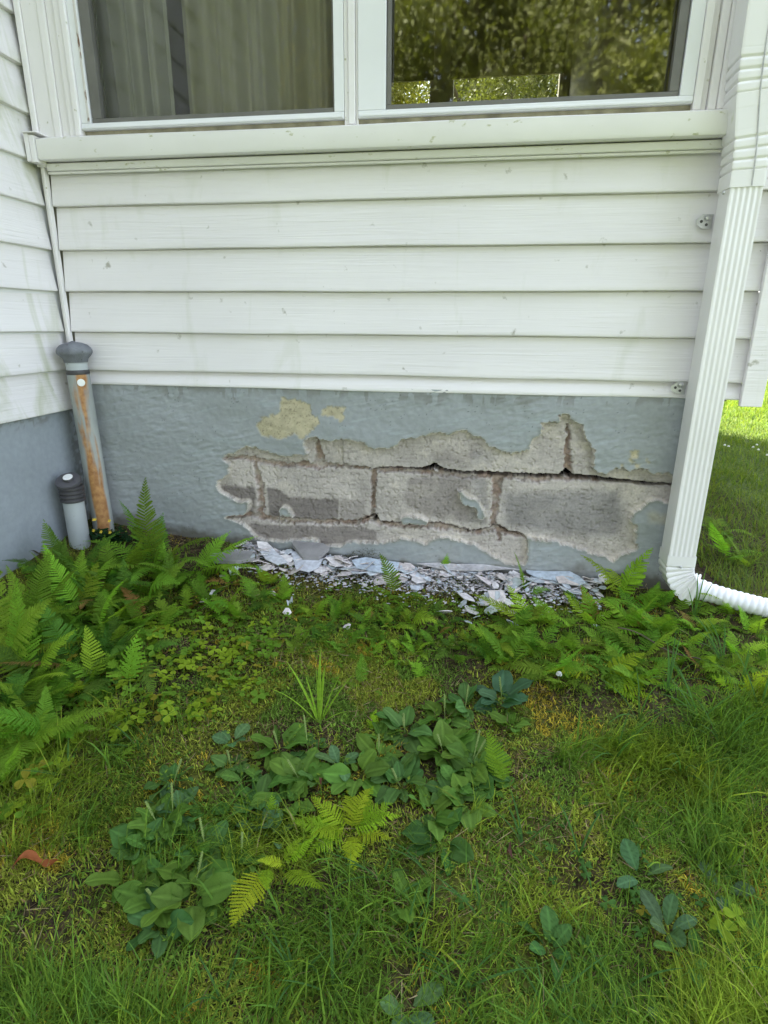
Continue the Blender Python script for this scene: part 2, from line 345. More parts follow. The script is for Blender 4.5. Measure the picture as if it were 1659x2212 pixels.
# corner post on the right and inner corner trim
mb = MB(); mb.box((2.093, -.018, .584), (2.151, -.002, 4.3)); mb.box((2.137, -.0015, .586), (2.151, .09, 4.3)); mb.box((2.101, -.0015, .588), (2.105, .02, 4.3))
mb.build('corner_post', M['siding'], house, bevel=.002)['label'] = 'white vertical corner board at the right edge of the wall'
mb = MB(); mb.box((.002, -.004, .60), (.009, .006, 1.245)); mb.box((.011, -.010, .60), (.019, .008, 1.25)); mb.box((.003, -.018, 1.245), (.028, .002, 1.256)); mb.build('inner_corner_trim', M['trim'], house, bevel=.0015)
# window sill
mb = MB(); nseg = 24; vs = []; fs = []
for i in range(nseg + 1):
    x = .036 + (1.975 - .036) * i / nseg; d = .001 * math.sin(x * 6)
    vs += [(x, 0, 1.318), (x, -.046, 1.312 + d), (x, -.052, 1.308 + d), (x, -.052, 1.262), (x, -.049, 1.256), (x, -.043, 1.2545), (x, -.002, 1.258)]
for i in range(nseg):
    for j in range(6): fs.append((i * 7 + j, i * 7 + j + 1, (i + 1) * 7 + j + 1, (i + 1) * 7 + j))
fs += [tuple(range(7)), tuple(nseg * 7 + k for k in range(7))[::-1]]
mb.add(vs, fs); mb.build('window_sill', M['sill'], house, 'auto')['label'] = 'white weathered sill under both windows'
mb = MB(); mb.box((.03, -.014, 1.234), (1.96, .0, 1.2545)); mb.box((.028, -.008, 1.226), (1.96, .0, 1.2335)); mb.build('sill_moulding', M['sill'], house, bevel=.003)
mb = MB(); mb.box((.004, -.058, 1.250), (.018, -.012, 1.322)); mb.box((.0195, -.058, 1.248), (.034, -.014, 1.318)); mb.box((.003, -.064, 1.3225), (.05, -.01, 1.3255)); mb.build('sill_end_cap', M['trim'], house, bevel=.0012)
# casings
mb = MB()
for a, b, y in ((.006, .024, -.020), (.0245, .075, -.014), (.0755, .098, -.018), (.0985, .126, -.012), (.1265, .148, -.020), (.1485, .166, -.026)): mb.box((a, y, 1.319), (b, .015, 2.62))
mb.build('left_casing', M['trim'], house, bevel=.003)
mb = MB()
for a, b, y in ((1.848, 1.868, -.022), (1.8685, 1.884, -.006), (1.8845, 1.905, -.016), (1.9055, 1.925, -.022), (1.9255, 1.932, -.004), (1.9325, 2.092, -.012)): mb.box((a, y, 1.319), (b, .015, 2.62))
mb.build('right_casing', M['trim'], house, bevel=.003)
mb = MB()
for a, b, y in ((.952, .964, -.014), (.9645, .983, -.020), (.9835, .99, -.012)): mb.box((a, y, 1.3205), (b, .03, 2.62))
mb.build('mullion', M['trim'], house, bevel=.002)
mb = MB(); mb.box((.1665, -.004, 1.3185), (1.8475, .03, 1.3345)); mb.build('window_ledge', M['dirty'], house)
def window(name, x0, x1, s0, s1, g0, g1, label, screen, stain):
    w_ = empty(name, (0, 0, 0), house); w_['label'] = label
    zb = 1.335; zf = 1.352
    mb = MB(); mb.box((x0, -.018, zb), (x1, .028, zf)); mb.box((x0, -.0165, zf + .0005), (s0 - .002, .028, 2.62)); mb.box((s1 + .002, -.0165, zf + .0005), (x1, .028, 2.62)); mb.box((x0 + .002, -.023, zb + .002), (x1 - .002, -.0185, zb + .009))
    mb.build('frame', M['vinyl'], w_, bevel=.0018)
    if stain: mb = MB(); mb.box((s0 - .010, -.0185, zf + .004), (s0 - .0045, -.0167, 2.6)); mb.build('stained_seal', M['stainvinyl'], w_)
    mb = MB(); t0 = g0 - s0; t1 = s1 - g1
    mb.box((s0, -.010, zf + .001), (s1, .012, zf + .013)); mb.box((s0, -.0095, zf + .0135), (g0, .012, 2.6)); mb.box((g1, -.0095, zf + .0135), (s1, .012, 2.6))
    mb.build('screen_frame', M['screenframe'], w_, bevel=.001)
    mb = MB(); mb.box((g0, .020, zf + .010), (g1, .024, 2.6)); mb.build('glass_pane', M['glass_left' if screen else 'glass'], w_)
    if screen: mb = MB(); mb.add([(g0, .004, zf + .012), (g1, .004, zf + .012), (g1, .004, 2.6), (g0, .004, 2.6)], [(0, 1, 2, 3)]); mb.build('insect_screen', M['screen'], w_)
    return w_
window('window', .1665, .9515, .198, .922, .228, .919, 'left hand window with an insect screen and drawn curtains', True, True)
window('window', .9905, 1.8475, 1.068, 1.812, 1.078, 1.790, 'right hand window reflecting tall trees', False, False)
def curtain(x0, x1, y, mat, freq, label, ph):
    nx = 160; nz = 6; xs = np.linspace(x0, x1, nx); zs = np.linspace(.7, 2.7, nz); X, Z = np.meshgrid(xs, zs)
    Y = y + .022 * np.sin(X * freq + ph + .3 * np.sin(X * 17)) + .01 * np.sin(X * freq * 2.3 + ph * 2) + .004 * np.sin(Z * 3 + X * 20)
    V = np.stack([X, Y, Z], -1).reshape(-1, 3); i = np.arange((nz - 1) * (nx - 1)); r, c = i // (nx - 1), i % (nx - 1); a = r * nx + c
    o = mk('curtain', V, np.stack([a, a + 1, a + nx + 1, a + nx], -1), mat, None, True); tag(o, label, 'curtain', 'curtains behind the left window')
    md = o.modifiers.new('thick', 'SOLIDIFY'); md.thickness = .002; return o
curtain(.16, .40, .12, M['sheer'], 105, 'pale grey pleated curtain at the left end of the left window', 0)
curtain(.43, .90, .135, M['curtain'], 60, 'olive pleated curtain filling the middle of the left window', 2)
# ------------------------------------------------------------------ foundation, traced from the peeled patch
def Z4(*p): return [on_y((500 + x * .3978) * .864, (960 + y * .3978) * .864, .012)[[0, 2]] for x, y in p]
def Z5(*p): return [on_y((1060 + x * .3978) * .864, (960 + y * .3978) * .864, .012)[[0, 2]] for x, y in p]
def seg_dist(X, Z, pts, ws):
    """signed clearance to a polyline of varying half width (m)"""
    best = np.full(X.shape, 9.0)
    for (a, b), (wa, wb) in zip(zip(pts[:-1], pts[1:]), zip(ws[:-1], ws[1:])):
        d = b - a; t = np.clip(((X - a[0]) * d[0] + (Z - a[1]) * d[1]) / (d @ d), 0, 1)
        best = np.minimum(best, np.hypot(X - a[0] - t * d[0], Z - a[1] - t * d[1]) - (wa + (wb - wa) * t))
    return best
def blur(A, k):
    for ax in (0, 1):
        B = np.cumsum(np.concatenate([np.repeat(np.take(A, [0], ax), k + 1, ax), A, np.repeat(np.take(A, [-1], ax), k, ax)], ax), ax)
        n = A.shape[ax]; A = (np.take(B, range(2 * k + 1, 2 * k + 1 + n), ax) - np.take(B, range(0, n), ax)) / (2 * k + 1)
    return A
def build_foundation():
    st = .0026; xs = np.arange(-.02, 2.035, st); zs = np.arange(-.16, .612, st); X, Z = np.meshgrid(xs, zs)
    wx = (fbm(X * 60, Z * 60, 3) - .5) * .012 + (fbm(X * 150, Z * 150 + 7, 2) - .5) * .013 + (fbm(X * 18 + 9, Z * 18, 2) - .5) * .014; wz = (fbm(X * 60 + 50, Z * 60 + 31, 3) - .5) * .012 + (fbm(X * 150 + 5, Z * 150 + 77, 2) - .5) * .013 + (fbm(X * 18 + 99, Z * 18, 2) - .5) * .014
    QX, QZ = X + wx, Z + wz
    def poly(p, w=1.0): return in_poly(X + wx * w, Z + wz * w, p).astype(float)
    gap = poly(Z4((140, 462), (200, 440), (250, 425), (300, 398), (380, 405), (450, 430), (560, 452), (680, 450), (655, 385), (660, 345), (720, 335), (740, 325), (760, 348), (850, 350), (960, 356), (1040, 375), (1075, 402), (1180, 407), (1250, 375), (1270, 340), (1350, 347), (1420, 320))
        + Z5((100, 288), (140, 322), (240, 290), (330, 328), (400, 380), (470, 422), (540, 430), (660, 407), (680, 345), (740, 310), (755, 275), (735, 240), (850, 235), (850, 192), (905, 185), (930, 230), (1000, 258), (1000, 310), (1040, 370), (1072, 425), (1060, 510), (1080, 552), (1140, 572), (1190, 540), (1240, 525), (1290, 552), (1350, 530), (1385, 530), (1430, 565), (1530, 560), (1575, 600), (1590, 640),
             (1600, 752), (1560, 750), (1440, 720), (1390, 755), (1330, 800), (1285, 860), (1325, 890), (1330, 1000), (1342, 1030), (1300, 1055), (1230, 1070), (1190, 1110), (1120, 1080), (1030, 1050), (930, 1020), (860, 1000), (750, 975), (648, 960), (645, 1100), (620, 1125), (520, 1120), (410, 1075), (330, 1010), (200, 980), (100, 953))
        + Z4((1470, 970), (1420, 1003), (1350, 980), (1250, 962), (1180, 990), (1110, 1000), (1040, 1003), (960, 982), (900, 1008), (800, 1020), (760, 1032), (745, 980), (700, 972), (560, 985), (400, 990), (330, 940), (290, 900), (240, 870), (160, 832), (190, 818), (290, 815), (308, 790), (305, 738), (270, 740), (150, 690), (118, 650), (108, 615), (180, 560), (185, 500)), .8)
    for p in (Z4((500, 790), (530, 765), (560, 785), (588, 835), (540, 832), (500, 815)), Z5((208, 665), (270, 705), (345, 740), (388, 820), (380, 858), (345, 845), (325, 785), (235, 755)), Z4((1255, 850), (1300, 828), (1440, 860), (1420, 888), (1290, 885))):
        gap *= 1 - poly(p, .7)
    par = 1 - gap
    spots = [(Z5((1320, 440))[0], .010), (Z5((1295, 476))[0], .008), (Z5((1330, 512))[0], .005), (Z5((1395, 485))[0], .004), (Z5((1230, 515))[0], .004)]
    sand = poly(Z4((350, 262), (385, 200), (500, 182), (505, 95), (600, 100), (690, 130), (700, 200), (740, 208), (745, 250), (700, 300), (650, 342), (600, 322), (500, 345), (400, 320)), .9)
    sand = np.maximum(sand, poly(Z4((765, 165), (800, 135), (930, 138), (890, 232), (830, 202), (765, 197)), .8))
    for c, r in spots: sand = np.maximum(sand, (np.hypot(QX - c[0], QZ - c[1]) < r * 1.3).astype(float))
    sand *= par
    A = np.array
    cm = lambda pts: [A(p) for p in pts]
    crackp = cm(Z4((1060, 541), (1180, 531), (1400, 541), (1480, 520)) + Z5((110, 545), (250, 562), (450, 572), (700, 580), (850, 582), (888, 560), (925, 585), (1000, 590), (1200, 612), (1400, 631), (1590, 638)))
    cw = [.0018, .0028, .005, .0085, .0068, .006, .0068, .0068, .0070, .011, .0075, .0068, .0060, .0046, .002]
    crack = seg_dist(X + wx * .35, Z + wz * .35, crackp, cw)
    hole = np.hypot((X + wx * .3 - Z4((1092, 862))[0][0]) / 1.0, Z + wz * .3 - Z4((1092, 862))[0][1]) - .0065
    lowc = seg_dist(X + wx * .4, Z + wz * .4, cm(Z4((500, 850), (900, 868), (1000, 873), (1060, 850), (1092, 838), (1130, 880), (1300, 895), (1500, 885)) + Z5((100, 884), (250, 932), (330, 940), (430, 905), (470, 905), (520, 940), (640, 962))), [.0006, .0008, .001, .0012, .003, .003, .0022, .0015, .0015, .002, .0022, .0018, .0015, .0012, .0008])
    void = np.minimum(np.minimum(crack, hole), lowc + .0002)
    joints = [(Z4((150, 468), (320, 474), (440, 492), (560, 512), (700, 512), (900, 522), (1060, 540)), [.003, .006, .006, .005, .006, .004, .003]),
        (Z4((738, 345), (732, 420), (740, 500)), [.003, .007, .017]),
        (Z5((908, 260), (905, 450), (905, 570)), [.003, .005, .008]),
        (Z4((345, 510), (372, 650), (375, 830)), [.007, .009, .008]),
        (Z4((1085, 555), (1085, 820)), [.006, .007]),
        (Z5((460, 590), (458, 700), (435, 890)), [.012, .010, .006]),
        (Z4((150, 828), (300, 828), (500, 858), (700, 872), (1000, 878), (1092, 850), (1130, 888), (1300, 900), (1500, 900)) + Z5((100, 890), (250, 938), (330, 945), (470, 915), (520, 945), (640, 965)), [.005, .007, .007, .006, .006, .010, .006, .005, .008, .008, .006, .005, .008, .005, .003]),
        (Z5((475, 930), (480, 990)), [.006, .003]), (Z4((1100, 545), (1400, 560)) + Z5((250, 580), (700, 592), (1100, 612)), [.004, .006, .006, .006, .003])]
    jd = np.full(X.shape, 9.0)
    for pts, ws in joints: jd = np.minimum(jd, seg_dist(X + wx * .9, Z + wz * .9, cm(pts), [q * 1.35 for q in ws]))
    jm = np.clip(.5 - jd / .003, 0, 1)
    vm = np.clip(.5 - void / .0016, 0, 1) * np.maximum(gap, (crack < .003))
    # block tones
    n1 = fbm(X * 14, Z * 14, 5); n2 = fbm(X * 70, Z * 70, 4); n3 = fbm(X * 5 + 3, Z * 5, 3); n4 = fbm(X * 200, Z * 200, 2)
    soft = lambda m, k=3: blur(m.astype(float), k)
    blk = A([.47, .425, .395]) * np.ones(X.shape + (1,)); blk = blk * (.74 + .52 * n1[..., None]) * (.90 + .2 * n2[..., None])
    dark = soft(poly(Z4((412, 655), (480, 665), (560, 715), (640, 722), (870, 728), (860, 850), (720, 862), (430, 832)), .5), 1) * .85
    dark = np.maximum(dark, soft(poly(Z4((118, 640), (330, 650), (345, 700), (335, 820), (120, 820)), .6), 2) * .9)
    dark = np.maximum(dark, soft(poly(Z4((290, 885), (760, 900), (1000, 900), (1105, 930), (1105, 1000), (800, 1030), (300, 1000)), .6), 1) * .75)
    dark = np.maximum(dark, soft(poly(Z4((870, 728), (1040, 740), (1040, 860), (865, 855)), .6), 2) * .45)
    dark = np.maximum(dark, soft(poly(Z4((1312, 595), (1659, 590)) + Z5((400, 610), (402, 800), (385, 890), (200, 870)) + Z4((1500, 850), (1420, 830), (1310, 790), (1275, 720)), .6), 2) * .55)
    dark = np.maximum(dark, soft(poly(Z5((505, 680), (900, 690), (1230, 670), (1270, 860), (1240, 960), (900, 960), (700, 930), (520, 900)), .9), 6) * .75)
    dark = np.maximum(dark, soft(poly(Z5((20, 420), (400, 430), (430, 510), (100, 500)), 1.3), 6) * .5)
    dk = A([.185, .160, .152]) * (.8 + .4 * n3[..., None]); dk2 = A([.235, .222, .222]) * (.75 + .5 * n1[..., None])
    rightside = (X > 1.35)[..., None]; c = blk * (1 - dark[..., None]) + np.where(rightside, dk2, dk) * dark[..., None]
    streak = np.clip((fbm(X * 25, Z * 160, 3) - .58) * 6, 0, 1)[..., None]; c = c * (1 - streak * .18)
    # cream skim left along the broken edge
    edge = soft(par, 4) * gap; em = np.clip((edge + (n1 - .5) * .55 - .16) * 6, 0, 1)[..., None]
    thin = soft(par, 2) * gap; cream = A([.60, .54, .47]) * (.8 + .4 * n2[..., None])
    c = c * (1 - em * .6) + cream * em * .6
    blotch = (np.clip((fbm(X * 22 + 60, Z * 22, 4) - .60) * 9, 0, 1) * (1 - dark))[..., None]; c = c * (1 - blotch * .4) + cream * blotch * .4
    ws_ = 1; mort = A([.35, .265, .225]) * (.40 + 1.2 * n2[..., None]); pink = A([.45, .37, .33]) * (.8 + .4 * n2[..., None]); pm = np.clip((n1 - .47) * 8, 0, 1)[..., None]
    mort = mort * (1 - pm * .7) + pink * pm * .7; jv = (jm * np.clip(.55 + (fbm(X * 45 + 8, Z * 45, 3) - .42) * 3.5, .15, 1))[..., None]; c = c * (1 - jv) + mort * jv
    c = c * (1 - vm[..., None] * .75)
    # paint on parge
    pc = A([.325, .346, .355]) * (.90 + .2 * n3[..., None]) * (.98 + .04 * n2[..., None])
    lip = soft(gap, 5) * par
    worn = (np.clip((.16 - Z) / .16, 0, 1) * np.clip((X - .8) * 2, 0, 1) * np.clip((n1 - .38) * 5, 0, 1))[..., None]
    pc = pc * (1 - worn * .35) + A([.33, .31, .28]) * worn * .35
    scr = np.clip((fbm(X * 8 + Z * 30, Z * 90 - X * 20, 3) - .68) * 14, 0, 1)[..., None]; pc = pc * (1 - scr * .25) + A([.42, .48, .52]) * scr * .25
    speck = ((n4 > .86) * (n1 > .56))[..., None]; pc = pc * (1 - speck * .5)
    sandc = A([.46, .41, .28]) * (.75 + .5 * n2[..., None]) * (1 - .35 * (n4 > .72)[..., None])
    yel = soft(poly(Z5((1385, 800), (1560, 810), (1560, 900), (1500, 880), (1400, 860)), 1.6), 3)[..., None] * .5
    pc = pc * (1 - yel) + sandc * yel; sm = soft(sand, 1)[..., None]; pc = pc * (1 - sm) + sandc * sm
    ol = (np.clip(lip * 3 - .2, 0, 1) * np.clip((n1 - .35) * 5, 0, 1) * (sand < .5))[..., None] * .45; pc = pc * (1 - ol) + A([.17, .17, .10]) * ol  # olive algae tint along the peel edges, also painting in their shadow outline
    eb = np.clip(soft(gap, 1) * 2.2 * (n2 + .35), 0, 1)[..., None] * .9; pc = pc * (1 - eb) + A([.62, .57, .50]) * (.7 + .6 * n2[..., None]) * eb
    mud = np.clip((.045 + (n1 - .5) * .09 - (Z - gz(X, X * 0) )) / .03, 0, 1)[..., None]; mudc = A([.10, .085, .055])
    cob = (np.clip((Z - .565 + (n1 - .5) * .08) / .02, 0, 1) * (fbm(X * 40, Z * 12, 3) > .52))[..., None] * .35
    troll = (fbm(X * 5, Z * 9, 2) - .5) * .010 + (fbm(X * 30 + Z * 30, Z * 95 - X * 25, 3) - .5) * (.0008 + .0032 * np.clip((n3 - .40) * 4, 0, 1)) + (fbm(X * 55 + 9, Z * 60, 2) - .5) * .0016 + (n2 - .5) * .0007
    hp = .015 + troll * 1.3 - sand * .0016 + sand * (n4 - .5) * .0012
    hp = hp + lip * .004
    hb = -.003 + (n2 - .5) * .0018 + (n1 - .5) * .005 - (fbm(X * 120, Z * 120, 2) > .70) * .003 + em[..., 0] * .0015 - jm * (.013 + .010 * n2) + (n4 - .5) * .0012
    hb = np.where(Z > Z5((500, 575))[0][1], hb + .006 * (X > Z4((900, 500))[0][0]), hb)
    h = np.where(par > .5, hp, hb) - vm * .07
    Yv = .020 - h
    V = np.stack([X, Yv, Z], -1).reshape(-1, 3); ny, nx = X.shape
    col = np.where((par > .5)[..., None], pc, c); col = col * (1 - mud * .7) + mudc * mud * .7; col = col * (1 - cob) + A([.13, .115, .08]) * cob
    col = np.where((vm > .6)[..., None], A([.003, .003, .003]), col)
    i = np.arange((ny - 1) * (nx - 1)); r, cc = i // (nx - 1), i % (nx - 1); a = r * nx + cc; F = np.stack([a, a + 1, a + nx + 1, a + nx], -1)
    pq = (par > .5).ravel(); isP = pq[F].sum(1) >= 3
    fo = empty('foundation', (0, 0, 0), house); fo['label'] = 'blue grey painted foundation wall with peeled render showing concrete blocks'
    for nm, sel, mt in (('painted_render', isP, M['parge']), ('block_masonry', ~isP, M['block'])):
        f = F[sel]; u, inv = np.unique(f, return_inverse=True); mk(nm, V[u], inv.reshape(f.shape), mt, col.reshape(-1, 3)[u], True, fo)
    # foundation of the side wing
    st = .006; ys = np.arange(-2.4, .03, st); zs = np.arange(-.16, .53, st); Yg, Zg = np.meshgrid(ys, zs)
    m1 = fbm(Yg * 14, Zg * 14, 4); m3 = fbm(Yg * 4, Zg * 4, 3); m2 = fbm(Yg * 70, Zg * 70, 3)
    pc = A([.295, .325, .355]) * (.88 + .24 * m3[..., None]) * (.95 + .1 * m2[..., None]); web = (np.clip((Zg - .49 + (m1 - .5) * .1) / .02, 0, 1) * (m2 > .5))[..., None] * .4; pc = pc * (1 - web) + A([.12, .10, .07]) * web
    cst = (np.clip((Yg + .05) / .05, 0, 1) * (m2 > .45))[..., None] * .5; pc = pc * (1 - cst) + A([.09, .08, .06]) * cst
    V = np.stack([-.02 + (fbm(Yg * 8, Zg * 8, 3) - .5) * .006 + (m2 - .5) * .001, Yg, Zg], -1).reshape(-1, 3); ny, nx = Yg.shape
    i = np.arange((ny - 1) * (nx - 1)); r, cc = i // (nx - 1), i % (nx - 1); a = r * nx + cc
    o = mk('side_foundation', V, np.stack([a, a + 1, a + nx + 1, a + nx], -1), M['parge'], pc.reshape(-1, 3), True, house); o['label'] = 'plain blue grey painted foundation under the side wall'
    mb = MB(); mb.box((-.02, .135, -.2), (1.949, .2, .60)); mb.build('foundation_core', M['darkroom'], house)
build_foundation()

# ------------------------------------------------------------------ downspout
def rect_sect(w_, d_, flutes=5, rim=.006):
    pts = []; hw, hd = w_ / 2, d_ / 2                         # front (towards viewer) is -b
    x0 = -hw; n = 8 * flutes + 1
    for i in range(n):
        a = -hw + .005 + (w_ - .010) * i / (n - 1); ph = (i / (n - 1)) * flutes; g = .0022 * (0.5 - .5 * math.cos(2 * math.pi * ph)) if rim else 0
        pts.append((a, -hd + (g if g > .0001 else 0)))
    pts += [(hw - .001, -hd + .001), (hw, -hd + .005), (hw, hd - .005), (hw - .005, hd)]
    pts += [(-hw + .005, hd), (-hw, hd - .005), (-hw, hd - .024), (-hw + .002, hd - .026), (-hw + .002, hd - .032), (-hw, hd - .034), (-hw, -hd + .005), (-hw + .001, -hd + .001)]
    return pts
def build_downspout():
    ds = empty('downspout', (1.98, -.06, 0)); tag(ds, 'white ribbed metal downspout strapped to the right end of the wall', 'downspout')
    C0 = Vector((1.98, -.06, 0)); W, D = .077, .078
    def P(*a): return tuple(Vector(a) - C0)
    s = rect_sect(W, D)
    MB().sweep([P(1.98, -.06, z) for z in (.130, .4, .8, 1.150)], s, (0, 1, 0)).build('pipe', M['downspout'], ds, 'auto')
    # upper crimped elbow
    s2 = rect_sect(W + .005, D + .005, 5, 0); path = []; sc = []
    for i in range(300):
        t = i / 299; z = 1.128 + t * .47; k = 1 / (1 + math.exp(-(z - 1.27) * 22)); off = -.024 * k
        path.append(P(1.98 + off - .01 * max(0, z - 1.3), -.06 + .0 * k, z)); cr = 0
        if 1.165 < z < 1.255 or 1.33 < z < 1.42: cr = .5 + .5 * math.cos((z - 1.165) / .0235 * 2 * math.pi)
        sc.append(1.0 - .085 * cr ** 5 + (.01 if z > 1.30 else 0))
    MB().sweep(path, s2, (0, 1, 0), sc).build('upper_elbow', M['downspout'], ds, 'auto')
    mb = MB(); mb.sweep([P(1.98, -.06, 1.6), P(1.95, -.06, 4.0)], s2, (0, 1, 0)); mb.build('upper_pipe', M['downspout'], ds, 'auto')
    mb = MB(); pts = [P(1.990 - .024 / (1 + math.exp(-(z - 1.27) * 22)) - .01 * max(0, z - 1.3), -.103, z) for z in np.linspace(1.13, 1.5, 20)]
    mb.sweep(pts, [(.0015 * math.cos(a), .0012 * math.sin(a)) for a in np.linspace(0, 2 * math.pi, 7)[:-1]]); mb.build('seam', M['steel'], ds)
    # lower elbow: down, then out to the right
    path = []; sc = []; R_ = .075; zc = .115; dirv = Vector((.90, -.42, 0)).normalized()
    for i in range(14): path.append(P(1.98, -.06, .150 - i * .0025)); sc.append(1.0)
    for i in range(1, 61):
        a = i / 60 * math.radians(84); b = Vector((1.98, -.06, zc)) + dirv * (R_ * (1 - math.cos(a))) - Vector((0, 0, R_ * math.sin(a)))
        path.append(tuple(b - C0)); cr = .5 + .5 * math.cos(i / 60 * 7 * 2 * math.pi); sc.append(1.0 - .10 * cr ** 3)
    mb = MB(); vs = []; m = len(s2); n = 0
    for p, k in zip(path, sc):
        pass
    P_ = [Vector(p) for p in path]; fs = []
    for i, p in enumerate(P_):
        t = (P_[min(i + 1, len(P_) - 1)] - P_[max(i - 1, 0)]).normalized(); side = Vector((0, 1, 0)) - t * t.y; side.normalize(); o2 = t.cross(side).normalized()
        for a, b in s2: q = p + o2 * (-a) * sc[i] + side * b * sc[i]; vs.append(q[:])
    for i in range(len(P_) - 1):
        for k in range(m): fs.append((i * m + k, (i + 1) * m + k, (i + 1) * m + (k + 1) % m, i * m + (k + 1) % m))
    mb.add(vs, fs); mb.build('lower_elbow', M['downspout'], ds, 'auto')
    mb = MB(); mb.lathe([(.0035, 0), (.0045, .002), (.002, .006), (.0005, .006)], 12, P(1.978, -.104, .118), (0, -1, 0)); mb.lathe([(.0035, 0), (.0045, .002), (.002, .005), (.0005, .005)], 12, P(1.932, -.088, 1.118), (-1, -1, 0)); mb.build('screw', M['steel'], ds)
    for z in (1.066, .632):
        st_ = empty('strap', P(1.925, 0, z), ds); st_.scale = (1.35, 1, 1.35); mb = MB(); t = .0015; y = -.006
        out = [(.014, .013), (-.006, .013), (-.016, .004), (-.016, -.004), (-.004, -.013), (.014, -.013)]
        if z < .7: out = [(.014, .014), (-.002, .014), (-.016, .003), (-.016, -.004), (-.002, -.014), (.014, -.014)]
        n = len(out); mb.add([(a, y, b) for a, b in out] + [(a, y + t, b) for a, b in out], [tuple(range(n)), tuple(range(n, 2 * n))[::-1]] + [(i, i + n, (i + 1) % n + n, (i + 1) % n) for i in range(n)]); mb.build('plate', M['steel'], st_)
        mb = MB()
        for a, b, r in ((-.007, 0, .0028), (.003, -.006, .0028)): mb.lathe([(r, 0), (r, .0008)], 14, (a, y - .0002, b), (0, -1, 0))
        mb.build('hole', M['rubber'], st_); MB().lathe([(.006, 0), (.0062, .003), (.004, .006), (.001, .007)], 6, (.003, y, .006), (0, -1, 0)).build('bolt', M['steel'], st_, 'auto')
build_downspout()
def build_hose():
    a = Vector((2.030, -.083, .046)); b = on_g(1700, 1330); pts = []; h = .034
    ctrl = [a, Vector((2.14, -.135, .036)), Vector((2.25, -.165, float(gz(2.25, -.16)) + h)), Vector((2.42, -.20, float(gz(2.42, -.2)) + h)), Vector((2.8, -.26, float(gz(2.8, -.26)) + h)), Vector((3.2, -.30, float(gz(3.2, -.3)) + h))]
    P_ = []
    for i in range(len(ctrl) - 1):
        p0 = ctrl[max(i - 1, 0)]; p1 = ctrl[i]; p2 = ctrl[i + 1]; p3 = ctrl[min(i + 2, len(ctrl) - 1)]; n = max(8, int((p2 - p1).length / .0022))
        for k in range(n):
            t = k / n; P_.append(.5 * ((2 * p1) + (p2 - p0) * t + (2 * p0 - 5 * p1 + 4 * p2 - p3) * t * t + (3 * p1 - p0 - 3 * p2 + p3) * t ** 3))
    d = 0; sc = [1.22]
    for i in range(1, len(P_)):
        d += (P_[i] - P_[i - 1]).length; sc.append((1 + .22 * max(0, 1 - d / .06)) * (1 + .11 * (abs(math.sin(d / .0165 * math.pi)) - .5)))
    mb = MB(); mb.sweep([p[:] for p in P_], [(.028 * math.cos(x), .027 * math.sin(x)) for x in np.linspace(0, 2 * math.pi, 25)[:-1]], (0, 0, 1), sc)
    o = mb.build('drain_hose', M['hose'], None, True); tag(o, 'white corrugated drain hose leading off from the downspout foot across the grass', 'hose')
build_hose()

# ------------------------------------------------------------------ the two pipes in the corner
def build_pipes():
    x, y = .074, -.052
    t = empty('standpipe', (x, y, .06)); tag(t, 'tall rusty pipe with mushroom cap in the wall corner', 'pipe'); t.rotation_euler = (0, math.radians(-1.2), 0)
    MB().lathe([(.034, -.10), (.034, .580), (.032, .581)], 48).build('pipe', M['rust'], t, 'auto')
    MB().lathe([(.0335, .576), (.0350, .580), (.0345, .590), (.0335, .592)], 48).build('tar_band', M['rubber'], t, 'auto')
    MB().lathe([(.0325, .585), (.0325, .612), (.034, .614), (.034, .618)], 48).build('collar', M['pvc'], t, 'auto')
    MB().lathe([(.030, .612), (.035, .616), (.037, .626), (.050, .640), (.0535, .646), (.0535, .652), (.050, .661), (.040, .670), (.026, .676), (.010, .679), (.004, .682), (.0005, .6825)], 56).build('cap', M['cap'], t, True)
    v = (Vector(CAM_LOC) - Vector((x, y, .5))); v.z = 0; v.normalize(); v = (v + Vector((.18, .0, 0))).normalized()
    MB().lathe([(.0118, 0), (.0118, .0012), (.0112, .0016)], 28, (v.x * .0338, v.y * .0338, .553), v[:]).build('sticker', M['whitedot'], t)
    x, y = .046, -.150; g = float(gz(x, y))
    t = empty('cleanout_pipe', (x, y, g)); tag(t, 'short white pipe with black rubber coupling and bolted plug beside the side wall', 'pipe'); z1 = .300 - g; t.scale = (1.12, 1.12, 1.0)
    MB().lathe([(.029, -.06), (.029, z1 - .055)], 40).build('pipe', M['pvc'], t, 'auto')
    pr = []
    for k in range(4): zz = z1 - .066 + k * .0135; pr += [(.031, zz), (.0345, zz + .003), (.0345, zz + .008), (.031, zz + .0115)]
    MB().lathe(pr, 44).build('rubber_coupling', M['rubber'], t, 'auto')
    ax = Vector((.10, -.50, .86)).normalized(); c = (-.003, 0, z1 - .006)
    MB().lathe([(.028, -.008), (.033, .0), (.0345, .004), (.0345, .007), (.036, .0075), (.036, .012), (.034, .0165), (.028, .019), (.0, .0195)], 44, c, ax[:]).build('plug', M['plug'], t, 'auto')
    c2 = Vector(c) + ax * .018 + Vector((.006, 0, 0)); MB().lathe([(.0155, 0), (.0155, .010), (.014, .0115), (.0005, .0115)], 6, c2[:], ax[:]).build('nut', M['plug'], t)
    c3 = c2 + ax * .012; MB().lathe([(.0135, 0), (.0135, .001), (.0125, .0014)], 26, c3[:], ax[:]).build('sticker', M['whitedot'], t)
build_pipes()

